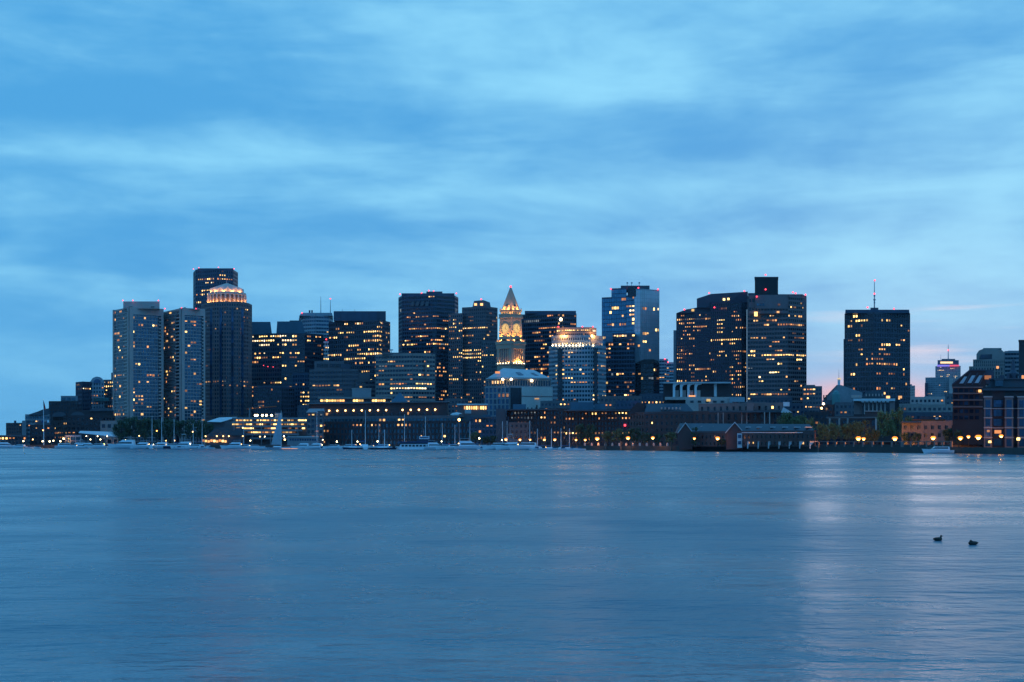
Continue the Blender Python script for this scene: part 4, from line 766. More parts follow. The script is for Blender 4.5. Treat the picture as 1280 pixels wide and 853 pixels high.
B = tower('brick_building', 'long low brick building with pale pilasters under the columned block', 'building', [(1034, 702), (1097, 692)], 523, 'brick', 'glass', 4.2, 4.2, .4, .4, .25, 20, lp=.0, yv=545)
block(B, 'cornice', 1033, 1098, 521.4, 523, 691, W['rust'], 2); block(B, 'upper_storey', 1081, 1103, 514.5, 522, 697, W['brick'], 14); block(B, 'upper_cornice', 1080.4, 1103.6, 513.6, 514.6, 696.4, W['concrete'], 15)
for p in (1036, 1048, 1058.5, 1094): block(B, 'pilaster', p, p + 2.2, 523.2, 545, 699.5 - (p - 1034) * .16, W['concrete'], .8)
FILL = [  # old town infill: x0, x1, top, depth, wall, label
 (1026, 1046, 508, 900, 'brickdark', 'small dark brick house with lit windows between the low stone block and the trees'), (1044, 1070, 505, 880, 'grey', 'dark flat roofed house left of the columned block'),
 (1006, 1036, 517, 800, 'brickdark', 'dark brick row with a white gable end, behind the wharf trees'), (1120, 1152, 507, 870, 'beige', 'beige flat roofed block right of the columned block'),
 (1138, 1196, 498, 960, 'concrete', 'long pale stone block behind the beige roofs'), (1128, 1196, 508, 820, 'beige', 'long low beige building with a flat overhanging roof'),
 (1182, 1222, 494, 900, 'grey', 'grey block with a lit corner window behind the sloped brick wharf building'), (1124, 1192, 518, 700, 'dark', 'long black roofed house above the orange awning'),
 (985, 1010, 506, 1000, 'dark', 'dark roofed house below the tower with the black top')]
for x0, x1, yt, d, wl_, lb in FILL:
    B = tower('town_house', lb, 'house', [(x0, d + 4), (x1, d)], yt, wl_, 'glass', 3.6, 3.4, .5, .45, .25, 22, lp=.05, yv=532, mix='orange')
    block(B, 'roof_cabin', x0 + (x1 - x0) * .3, x0 + (x1 - x0) * .62, yt - 2.2, yt, d + 8, W[wl_], 6); block(B, 'chimney', x0 + (x1 - x0) * .8, x0 + (x1 - x0) * .8 + 1.4, yt - 3, yt, d + 6, W['brick'], 2)
for p, y, d in ((1029.3, 505, 895), (1027, 510.5, 895)): MB().ball((X(p, d), d, Z(y, d)), .7).build('street_lamp_globe', E['lampwhite' if y < 508 else 'lampsmall'], bpy.data.objects['town_house'])
B = thing('brick_quay_house', 'low brick quay building with an orange awning strip, at the right behind the street lamps', 'building', (X(1180, 565), 572, GZ))
tower('', '', '', [(1128, 580), (1232, 556)], 529, 'stonedark', 'black', 3.6, 3.6, .5, .55, .25, 16, lp=.03, yv=548, base=B)
block(B, 'awning', 1140, 1182, 524.3, 527.6, 578, W['orange'], 3); block(B, 'flat_roof', 1126, 1233, 527.6, 529, 574, W['roof'], 12)
block(B, 'white_dome_vent', 1169, 1173, 522, 524.4, 575, W['white'], 2); block(B, 'roof_house', 1150, 1176, 521, 524.3, 580, W['dark'], 6)
# sloped brick wharf building
B = thing('sloped_wharf_building', 'dark brick wharf building with a slanted glazed roof and pale floor bands', 'building', (X(1210, 540), 555, GZ))
D = 540
profile(B, 'wall', [(1190.5, 556), (1232, 556), (1232, 463), (1213, 463), (1191, 481)], D, 30, W['brickdark'])
profile(B, 'roof_edge', [(1190, 482), (1212.6, 463.6), (1232, 463.6), (1232, 462), (1212, 462), (1190, 480)], D - .5, 31, W['dark'])
for y in (483.6, 491.2, 499.4, 508): block(B, 'floor_band', 1190.2, 1229, y, y + 1.5, D - .9, W['rust'], 1.2)
for y in (486, 494, 502, 512, 520):
    for k, p in enumerate((1192.5, 1199, 1205.5, 1212, 1219)): block(B, 'window', p, p + 4.6, y, y + 4.4, D - .25, G['glass' if (k + int(y)) % 3 else 'blue'], .4)
for k in range(3):
    p = 1199 + k * 9
    profile(B, 'skylight', [(p + 1, 480 - 1), (p + 6, 479), (p + 11.5, 469.5), (p + 7, 469.5)] if k else [(p, 479.5), (p + 5, 479.5), (p + 10, 471), (p + 6.5, 471)], D - .4, .6, G['mirror'])
    profile(B, 'roof_rib', [(p + 6.2, 481), (p + 8, 481), (p + 15, 466), (p + 13.4, 466)], D - .8, .9, W['dark'])
litpane(B, 1234.5, 472, D - 1.5, 2.6, 1.5, 'orange'); litpane(B, 1224.5, 489, D - 1.2, 1.2, 1.0, 'warm')
block(B, 'roof_block', 1229, 1242, 462.5, 480, D + 2, W['dark'], 10)
# bay windowed condos
B = thing('bay_window_condos', 'brick condominium with stone framed bay windows and a roof turret at the right edge', 'building', (X(1262, 495), 510, GZ))
D = 492
block(B, 'wall', 1228.5, 1330, 484, 566, D, W['brickdark'], 26); block(B, 'attic_storey', 1234, 1330, 474, 484, D + 1.4, W['slate'], 22, (1240, 1330)); block(B, 'cornice', 1228, 1331, 485.8, 488.4, D - 1.4, W['slate'], 4)
block(B, 'eaves', 1236, 1331, 473, 474.4, D + .6, W['slate'], 22)
for x0, x1 in ((1230, 1240), (1256, 1266.5), (1272, 1283), (1290, 1301)):
    block(B, 'bay', x0, x1, 497, 566, D - 2.0, W['rust'], 2.2); block(B, 'bay_cornice', x0 - .6, x1 + .6, 495.4, 497, D - 2.3, W['concrete'], 2.6)
    for y in (500.5, 512, 524, 536.5, 549): block(B, 'window', x0 + 2, x1 - 2, y, y + 9, D - 2.2, G['blue'], .4)
    for y in (510.2, 521.8, 534.2, 546.6): block(B, 'sill', x0 - .4, x1 + .4, y, y + 1.2, D - 2.4, W['concrete'], 2)
for x0, x1 in ((1242, 1254), (1267.5, 1271), (1284, 1289)):
    for y in (500.5, 512, 524, 536.5, 549): block(B, 'window', x0, x1, y, y + 8.5, D - .3, G['blue' if y < 530 else 'glass'], .5)
    for y in (510.4, 534.6): block(B, 'string_course', x0 - 1.2, x1 + 1.0, y, y + 1.1, D - .5, W['concrete'], .6)
block(B, 'attic_window', 1243.5, 1254, 475.5, 483, D - .2, G['teal'], 1); block(B, 'attic_dormer', 1242.4, 1255, 474.2, 475.4, D - .5, W['slate'], 3)
MB().lathe((X(1266.5, D + 8), D + 8, Z(474, D)), [(1.6, 0), (1.6, 2.5), (.9, 3.6), (.5, 7.2), (.2, 7.4)], 10).build('turret', W['dark'], B)
for p, w, h in ((1250, 5, 5), (1258, 4, 7), (1274, 5, 7)): block(B, 'roof_garden_screen', p, p + w, 474 - h, 474, D + 5, W['dark'], 3)
for p, y, w, h, m_ in ((1246.6, 459.5, .9, .9, 'orange'), (1278.5, 471.5, 1.1, 1.2, 'orange'), (1247, 540, 2.4, 1.2, 'orange'), (1235, 539, 1.0, .8, 'dim'), (1237, 552.5, 1.0, .8, 'bright'), (1272.5, 549, 1.2, .9, 'bright')): litpane(B, p, y, D - 2.6, w, h, m_)

# ------------------------------------------------------------------ middle waterfront
B = thing('mansard_warehouse', 'long dark brick warehouse with a slate mansard roof left of the gabled wharf houses', 'warehouse', (X(828, 760), 775, GZ))
tower('', '', '', [(788, 772), (806, 762), (868, 752)], 517, 'brick', 'black', 3.6, 3.3, .5, .6, .25, 26, lit=[(836, 842, 530, 536, .6, 'bright')], lp=.01, yv=545, base=B)
MB().loft([(X(805, 762), 761.4, Z(517, 762)), (X(869, 752), 751.4, Z(517, 755)), (X(867, 775), 778, Z(517, 755)), (X(806, 780), 786, Z(517, 762))], [(X(809, 768), 767, Z(504.5, 762)), (X(858, 760), 760, Z(504.5, 758)), (X(858, 770), 772, Z(504.5, 758)), (X(809, 775), 778, Z(504.5, 762))]).build('mansard_roof', W['slate'], B)
profile(B, 'gable', [(788, 517.2), (806, 517.2), (806, 507), (797, 503), (790, 510)], 768, 14, W['brickdark'])
for k in range(6): block(B, 'dormer', 826 + k * 4.6, 828 + k * 4.6, 509.2, 512, 758 - k, W['concrete'], 3)
for p in (833, 846): block(B, 'attic_dormer', p, p + 8, 506.6, 510.5, 760, W['tealmetal'], 5)
B = thing('funnel_garage', 'brick and concrete building with four white arched funnels along its upper level', 'building', (X(872, 900), 912, GZ))
block(B, 'wall', 829, 915, 479, 553, 904, W['brickdark'], 24); block(B, 'roof_edge', 829, 913.5, 477.6, 479.4, 898, W['metal'], 30)
for k in range(4):
    p = 841 + k * 9
    pr = [(p, 496.5), (p + 3, 496.5), (p + 3, 484), (p + 4.5, 481.4), (p + 9, 480.5), (p + 9, 478.6), (p + 3, 478.2), (p + .6, 479.6), (p, 482)]
    profile(B, 'funnel', pr, 899, 5, W['white']); block(B, 'funnel_back', p + 3, p + 7.5, 488, 496.5, 902, W['concrete'], 2)
block(B, 'white_stair', 892.5, 896, 480, 496, 903, W['white'], 1)
block(B, 'lower_band', 831, 930, 496.4, 500, 893, W['concrete'], 10); block(B, 'base_storey', 857, 930, 500, 553, 890, W['concrete'], 12)
for k in range(5): block(B, 'window', 863 + k * 9.5, 867 + k * 9.5, 501, 503.5, 889.7, G['black'], .4)
litpane(B, 885.5, 500.5, 889.3, 2.6, 1.6, 'bright'); litpane(B, 865, 495.3, 898.5, 4.2, .9, 'orange')
block(B, 'rooftop_box', 912, 931, 496.5, 503.5, 886, W['paleblue'], 8)
B = thing('pink_topped_block', 'long brick block with a pale pink top storey behind the gabled wharf houses', 'building', (X(926, 725), 740, GZ))
tower('', '', '', [(867.5, 736), (990, 712)], 515.5, 'brick', 'black', 4.6, 4.4, .3, .6, .25, 26, lit=[(889, 894, 515, 532, .8, 'bright'), (955, 972, 514, 532, .35, 'bright')], lp=.02, yv=532, base=B)
tower('', '', '', [(874, 738), (978, 717)], 506, 'rust', 'black', 5, 4.2, .35, .65, .25, 22, yb=514, lit=[(889, 893, 506, 515, .8, 'bright'), (961, 968, 506, 515, .6, 'bright')], yv=515, base=B)
block(B, 'ledge', 886, 987, 513.6, 515.6, 713, W['slate'], 6)
for p in (897, 926.5, 955): block(B, 'white_bay_frame', p, p + 1.3, 515.5, 531, 728.6 - (p - 867) * .18, W['concrete'], 1); block(B, 'white_bay_frame', p + 6.4, p + 7.7, 515.5, 531, 728.6 - (p - 867) * .18, W['concrete'], 1)
block(B, 'pale_stair_block', 933.5, 942, 503.5, 514, 715, W['rust'], 8); block(B, 'white_roof_box', 979, 987, 502.8, 508, 716, W['white'], 6); block(B, 'roof_studio', 915, 958, 502.4, 506, 730, W['stonedark'], 10)
for p in (917, 925): block(B, 'studio_window', p, p + 6, 503.2, 505.2, 729.6, G['black'], .5)
profile(B, 'white_sloping_roof', [(976, 516), (990.5, 516), (979, 509)], 711, 8, W['white'])
# gabled wharf houses
def gable_part(B, x0, x1, yr, ye, D, dep, proj=3):
    xm = (x0 + x1) / 2
    profile(B, 'gable_wall', [(x0 + .8, 562), (x1 - .8, 562), (x1 - .8, ye), (xm, yr + 1), (x0 + .8, ye)], D - proj, dep, W['brick'])
    for s in (0, 1):
        a, c = ((x0 - .3, ye + 1), (xm, yr)) if s == 0 else ((xm, yr), (x1 + .3, ye + 1))
        profile(B, 'gable_verge', [a, c, (c[0], c[1] - 1.1), (a[0], a[1] - 1.3)], D - proj - .5, dep + .6, W['white'])
B = thing('gabled_wharf_houses', 'row of brick wharf houses with two front gables, dormers and white terraces', 'house', (X(933, 630), 640, GZ))
Dw = lambda p: 640 - (p - 850) * .36
tower('', '', '', [(851, Dw(851)), (1019, Dw(1019))], 541.5, 'brick', 'black', 3.2, 3.1, .5, .6, .2, 20, lit=[(930, 945, 545, 556, .3, 'orange')], lp=.02, yv=556, base=B)
MB().loft([(X(850, Dw(850)), Dw(850) - .6, Z(541, Dw(850))), (X(1020, Dw(1020)), Dw(1020) - .6, Z(541.8, Dw(1020))), (X(1020, Dw(1020)), Dw(1020) + 20, Z(541.8, Dw(1020))), (X(850, Dw(850)), Dw(850) + 20, Z(541, Dw(850)))], [(X(853, Dw(850)), Dw(850) + 9.5, Z(529, Dw(850))), (X(1018, Dw(1020)), Dw(1020) + 9.5, Z(530, Dw(1020))), (X(1018, Dw(1020)), Dw(1020) + 10.5, Z(530, Dw(1020))), (X(853, Dw(850)), Dw(850) + 10.5, Z(529, Dw(850)))]).build('slate_roof', W['slate'], B)
gable_part(B, 847.5, 866, 529.3, 541, Dw(857), 14); gable_part(B, 907, 930, 528.6, 541, Dw(918), 14)
for p in (932.5, 946, 963, 978, 993, 1007):
    d = Dw(p) + 1.2; block(B, 'dormer', p, p + 7.6, 534.5, 539.8, d, W['slate'], 6)
    block(B, 'dormer_frame', p - .5, p + 8.1, 533.8, 534.6, d - .3, W['white'], 6)
    block(B, 'dormer_window', p + 1, p + 6.6, 535.4, 539, d - .15, E['dim'] if p == 946 else G['black'], .4, None, 'dimly lit dormer window' if p == 946 else None)
for p in (869, 876, 891, 902): block(B, 'skylight', p, p + 3, 532.8 + (p % 3), 534 + (p % 3), Dw(p) + 4.4 , W['metal'], .5)
block(B, 'gutter', 927, 1019.5, 540.6, 541.4, Dw(1000) - 2, W['white'], 1)
for p in (851.5, 921.5):
    block(B, 'white_bay', p, p + 6, 542, 560, Dw(p) - 4.2, W['white'], 1.4)
    for y in (543.5, 551.5): block(B, 'window', p + 1, p + 5, y, y + 4.2, Dw(p) - 4.4, G['blue'], .3)
for k in range(7):
    p = 934 + k * 13; d = Dw(p)
    profile(B, 'terrace_brace', [(p, 553), (p + 1.5, 552.6), (p + 6, 552.6), (p + 1.6, 557), (p + 1.2, 561), (p, 561)], d - 2.4, .6, W['white'])
    block(B, 'terrace_rail', p, p + 10, 551.6, 552.6, d - 2.6, W['concrete'], .5); 
for p in (855, 914.5): MB().lathe((X(p + 1, Dw(p)), Dw(p) - 3.1, Z(537.6, Dw(p))), [(.01, -.01), (.5, 0), (.5, .9), (.01, .92)], 10).build('gable_vent', W['white'], B)
for k, p in enumerate((899, 873, 888)): block(B, 'chimney', p, p + 1.6, 526.6, 531, Dw(p) + 9, W['brickdark'], 1.4)
# dark brick row in the centre
B = thing('quay_apartments', 'dark brick quayside apartment row with rows of small pale windows, below the hip roofed block', 'apartments', (X(676, 848), 860, GZ))
tower('', '', '', [(634, 852), (708, 836)], 513, 'brickdark', 'glass', 3.0, 2.7, .42, .5, .25, 26, lit=[(636, 666, 514, 518, .4, 'cool'), (636, 666, 522, 526, .35, 'cool'), (674, 682, 522, 528, .8, 'bright'), (690, 706, 522, 536, .12, 'orange')], lp=.05, yv=554, base=B, mix='orange')
block(B, 'brick_base', 636, 662, 528, 558, 846, W['rust'], 2)
for y in (531, 538, 545): 
    for k in range(4): block(B, 'window', 639 + k * 5.6, 641.2 + k * 5.6, y, y + 3.6, 845.7, G['black'], .4)
block(B, 'roof_edge', 633, 709, 511.8, 513, 838, W['slate'], 30); block(B, 'roof_plant', 641, 657.5, 505.5, 512, 848, W['tealmetal'], 8); block(B, 'chimney', 670, 672, 506.5, 512, 846, W['brickdark'], 2)
for k in range(4): block(B, 'roof_vent', 659 + k * 5, 660.6 + k * 5, 509.5, 512, 850, W['dark'], 1.5)
B = thing('quay_apartments', 'dark brick quayside apartment row with deep black balconies, behind the round trees', 'apartments', (X(748, 812), 825, GZ))
tower('', '', '', [(706, 824), (789, 800)], 514, 'brickdark', 'glass', 3.0, 2.7, .42, .45, .25, 26, lit=[(715, 724, 521, 527, .7, 'bright'), (740, 752, 514, 519, .6, 'orange'), (769, 786, 514, 519, .7, 'bright'), (709, 730, 521, 527, .3, 'orange')], lp=.04, yv=545, base=B, mix='orange')
block(B, 'roof_edge', 705, 790, 512.6, 514, 800, W['slate'], 30); block(B, 'roof_plant', 713, 742, 503, 512.6, 820, W['tealmetal'], 10); block(B, 'roof_plant', 743, 757, 505, 512.6, 822, W['tealmetal'], 8)
block(B, 'red_lamp', 780, 782.4, 530.5, 533, 801, E['red'], .5)
B = thing('blue_grey_apartments', 'blue grey apartment block with a stepped roof between the wharf hotel and the brick row', 'apartments', (X(612, 852), 862, GZ))
tower('', '', '', [(588, 858), (636, 850)], 523, 'navy', 'glass', 3.1, 3.2, .4, .4, .25, 22, lit=[(588, 600, 522, 527, .5, 'orange')], lp=.05, yv=553, base=B, mix='orange')
block(B, 'stair_tower', 620, 632.5, 511, 558, 848, W['slate'], 10); block(B, 'roof_cabin', 604, 614, 518.5, 523, 858, W['tealmetal'], 8); block(B, 'sloping_roof', 592, 622, 521.4, 523.2, 853, W['slate'], 12)
B = thing('white_dome_market', 'low market roof with a shallow white dome and a lit white canopy', 'market', (X(585, 930), 945, GZ))
block(B, 'wall', 562, 612, 519, 553, 935, W['grey'], 26); MB().lathe((X(570.5, 930), 938, Z(519, 930)), [(4.6, -.5), (4.4, .6), (3.0, 1.5), (.2, 2.0)], 16).build('white_dome', W['white'], B)
block(B, 'canopy', 571, 610, 504.8, 506.6, 940, W['white'], 12); block(B, 'canopy_wall', 573, 609, 506.6, 519, 943, W['stonedark'], 8)
for k in range(10): litpane(B, 581 + k * 2.9, 510, 942.8, 1.0, 2.2, 'bright' if k % 3 else 'warm')
block(B, 'white_box', 581, 589, 512, 517, 934, W['metal'], 4); block(B, 'pale_lantern', 574, 580, 517.5, 521.5, 933, W['rust'], 3)
FILL2 = [(556, 585, 500, 1100, 'stonedark', 'low brown block under the grey stone tower'), (676, 722, 503, 1000, 'grey', 'dark roofed block with vents below the golden crowned tower'), (750, 802, 497, 960, 'stonedark', 'long plain brown block below the dark reflection blocks'),
         (800, 832, 494, 1000, 'dark', 'dark block left of the funnel building'), (770, 800, 503, 880, 'navy', 'navy flat roofed block with a red lamp behind the brick row'), (372, 402, 508, 1090, 'dark', 'black low block behind the hotel entrance pavilion'), (940, 990, 499, 930, 'dark', 'black flat block at the foot of the banded tower')]
for x0, x1, yt, d, wl_, lb in FILL2:
    B = tower('low_block', lb, 'building', [(x0, d + 4), (x1, d)], yt, wl_, 'glass', 3.6, 3.4, .5, .45, .25, 26, lp=.05, yv=516)
    block(B, 'roof_plant', x0 + (x1 - x0) * .2, x0 + (x1 - x0) * .55, yt - 2, yt, d + 8, W[wl_], 8); block(B, 'vent', x0 + (x1 - x0) * .7, x0 + (x1 - x0) * .7 + 2, yt - 1.6, yt, d + 6, W['steel'], 2)
B = bpy.data.objects['low_block.004']; beacon(B, 795, 507.5, 878, .7)
# ------------------------------------------------------------------ trees
def leaf_mat(name, c):
    m, nt, b = newmat(name); L = nt.links.new
    oi = nt.nodes.new('ShaderNodeTexCoord'); n = nt.nodes.new('ShaderNodeTexNoise'); n.inputs['Scale'].default_value = .9; L(oi.outputs['Object'], n.inputs[0])
    mx = nt.nodes.new('ShaderNodeMapRange'); mx.inputs[1].default_value = .3; mx.inputs[2].default_value = .7; mx.inputs[3].default_value = .55; mx.inputs[4].default_value = 1.5; L(n.outputs['Fac'], mx.inputs[0])
    s = nt.nodes.new('ShaderNodeVectorMath'); s.operation = 'SCALE'; s.inputs[0].default_value = c; L(mx.outputs[0], s.inputs['Scale']); L(s.outputs[0], b.inputs['Base Color'])
    b.inputs['Roughness'].default_value = .6; return m
LEAF = [leaf_mat('dark green leaves', (.045, .075, .03)), leaf_mat('mid green leaves', (.11, .13, .045)), leaf_mat('fresh green leaves', (.14, .16, .05))]
def make_tree(seed, leaf, h=10.0, w=8.0, n=2400, crown0=.28):
    rnd = random.Random(seed)
    B = bpy.data.objects.new('tree', None); COL.objects.link(B)
    t = MB(); t.tube((0, 0, -.3), (.2, .1, h * .45), .32, .2, 7); t.tube((.2, .1, h * .45), (.1, 0, h * .8), .2, .07, 6)
    cl = []
    for k in range(30):
        a = rnd.uniform(0, 2 * pi); zz = rnd.uniform(crown0 + .06, .96); prof = math.sqrt(max(.05, 1 - ((zz - .56) / .46) ** 2)); rr = w / 2 * prof * rnd.uniform(.35, 1.0)
        c = Vector((rr * cos(a), rr * sin(a), zz * h)); cl.append((c, rnd.uniform(.08, .19) * w))
        if k % 3 == 0: t.tube((.15, .05, h * rnd.uniform(.3, .55)), c * .9 + Vector((0, 0, h * .05)), .11, .03, 5)
    t.build('trunk', W['bark'], B)
    cr = MB()
    for k in range(n):
        c, r = rnd.choice(cl); d = Vector((rnd.gauss(0, 1), rnd.gauss(0, 1), rnd.gauss(0, .8))).normalized() * r * rnd.uniform(.3, 1.0) ** .8 * rnd.choice((1, 1, 1, 1.35)); p = c + d
        u_ = Vector((rnd.gauss(0, 1), rnd.gauss(0, 1), rnd.gauss(0, 1))).normalized(); w_ = u_.cross(Vector((rnd.gauss(0, 1), rnd.gauss(0, 1), rnd.gauss(0, 1)))).normalized(); s = rnd.uniform(.18, .46)
        cr.poly([p - u_ * s, p + w_ * s * .6, p + u_ * s, p - w_ * s * .6])
    cr.build('crown', leaf, B)
    return B
PROTO = [make_tree(1, LEAF[0]), make_tree(2, LEAF[1]), make_tree(3, LEAF[2], 10, 9), make_tree(4, LEAF[0], 10, 4.4, 1100, .05)]
used = set()
def tree(kind, px, ytop, wpx, D, label, group='waterfront trees'):
    o = PROTO[kind] if kind not in used else copy_tree(PROTO[kind]); used.add(kind)
    hh = Z(ytop, D) - GZ; ww = wpx / F * D
    base_w = (8, 8, 9, 4.4)[kind]
    o.location = (X(px, D), D + 1, GZ); o.scale = (ww / base_w, ww / base_w, hh / 10); o.rotation_euler = (0, 0, random.uniform(0, 6)); tag(o, label, 'tree', group)
    return o
for i, (k, p, y, w, d) in enumerate([(0, 152, 526, 22, 990), (0, 165, 521.5, 26, 1000), (0, 181, 523, 24, 985), (0, 196, 525, 22, 1000), (0, 212, 524, 24, 995), (0, 229, 526, 22, 1000), (0, 246, 525, 24, 992), (0, 259, 529, 18, 985)]):
    tree(k, p, y, w, d, ['dark bushy tree next to the beige pavilion, leftmost of the marina trees', 'tallest dark tree at the foot of the left concrete tower', 'dark tree below the middle of the left concrete tower', 'dark tree below the right edge of the left concrete tower', 'dark tree below the left side of the right concrete tower', 'dark tree below the middle of the right concrete tower', 'dark tree between the right concrete tower and the crowned tower', 'small dark tree left of the restaurant with the orange terrace'][i], 'dark trees below the concrete towers')
for k, p, y, w, d, lb in [(1, 594, 540.5, 14, 838, 'small round green tree right of the wharf hotel'), (0, 607, 546, 12, 834, 'low dark tree before the blue grey apartments'), (0, 616, 545, 11, 832, 'low dark tree left of the brick apartment row'),
    (0, 726, 530.5, 15, 775, 'rounded dark tree before the brick row, leftmost of the quay trees'), (0, 739, 531, 15, 770, 'second rounded dark tree before the brick row balconies'), (1, 760, 540, 15, 750, 'green tree between two street lamps on the stone quay'), (1, 774, 536.5, 18, 745, 'wider green tree right of centre on the stone quay'), (0, 793, 535.5, 18, 735, 'dark tree before the left gable of the mansard warehouse'), (0, 808, 541, 14, 725, 'dark low tree before the mansard warehouse'), (0, 822, 543, 12, 715, 'small dark tree by the street lamp before the mansard warehouse'), (1, 838, 541, 16, 690, 'green tree left of the gabled wharf houses'),
    (3, 869.5, 534, 10, 628, 'thin dark conifer beside the left front gable'), (0, 902, 549, 12, 615, 'low dark bush tree right of the bright lamp by the gabled houses'),
    (1, 985, 517, 24, 680, 'broad green tree rising above the roof of the gabled houses'), (1, 1000, 520, 20, 672, 'green tree above the right dormers of the gabled houses'), (2, 1012, 525, 18, 640, 'pale green tree at the right end of the gabled houses'), (2, 1028, 531, 18, 630, 'olive green tree right of the gabled houses'),
    (2, 1043, 531, 20, 640, 'olive tree below the long low brick building'), (1, 1060, 530, 20, 630, 'wide olive tree left of the two bright lamps'), (1, 1074, 528, 18, 625, 'green tree right behind the two bright lamps'), (3, 1083, 525, 11, 600, 'tall dark narrow tree beside the two bright lamps'), (0, 1094, 537, 14, 600, 'low dark tree right of the narrow dark tree'), (2, 1106, 517, 24, 640, 'big light green tree below the columned block'), (2, 1122, 514.5, 26, 645, 'biggest light green tree, below the black box tower'),
    (1, 1136, 522, 20, 620, 'green tree right of the biggest light green tree'), (0, 1133, 541, 12, 575, 'dark low tree right of the bright lamp below the black box tower'), (0, 1147, 541, 12, 566, 'low tree lit orange by a lamp left of the brick quay house'), (0, 1187, 536, 16, 552, 'dark tree before the brick quay house'), (0, 1199, 538, 12, 535, 'dark tree at the foot of the sloped wharf building'), (0, 970, 557, 14, 590, 'dark bush before the white terraces'), (0, 990, 558, 14, 582, 'dark bush under the right terraces of the gabled houses')]:
    tree(k, p, y, w, d, lb)

# ------------------------------------------------------------------ street lamps
def lamp_proto(head):
    B = bpy.data.objects.new('street_lamp', None); COL.objects.link(B)
    MB().lathe((0, 0, 0), [(.16, 0), (.16, .5), (.07, .7), (.055, 4.6)], 8).build('pole', W['black'], B)
    MB().ball((0, 0, 0), .36, 12, 9).build('lamp_globe', E[head], B)
    if head == 'sodium': MB().lathe((0, 0, 0), [(.30, .26), (.58, .02), (.62, .1), (.40, .42), (.1, .46)], 14).build('halo_bowl', E['halo'], B)  # glowing bowl added to imitate the orange halo round the lamp
    MB().lathe((0, 0, .46), [(.2, 0), (.12, .16), (.03, .35)], 8).build('cap', W['black'], B)
    return B
LP = {}
def street_lamp(px, py, D, head, s, watts, label):
    if head in LP: o = copy_tree(LP[head])
    else: o = LP[head] = lamp_proto(head)
    hgt = Z(py, D) - GZ; o.location = (X(px, D), D, GZ); tag(o, label, 'street lamp', 'street lamps along the waterfront')
    for c in o.children:
        if c.name.startswith('pole'): c.scale = (1, 1, hgt / 5)
        else: c.location = (0, 0, hgt); c.scale = (s, s, s)
    if watts: point('lamp_light', (X(px, D), D + s * .42 + .5, Z(py, D) + .1), watts * (6 if 1000 < px < 1100 else 2 if 1100 < px < 1150 else .8 if px > 1150 else 1.4), (1, .36, .045), .3)
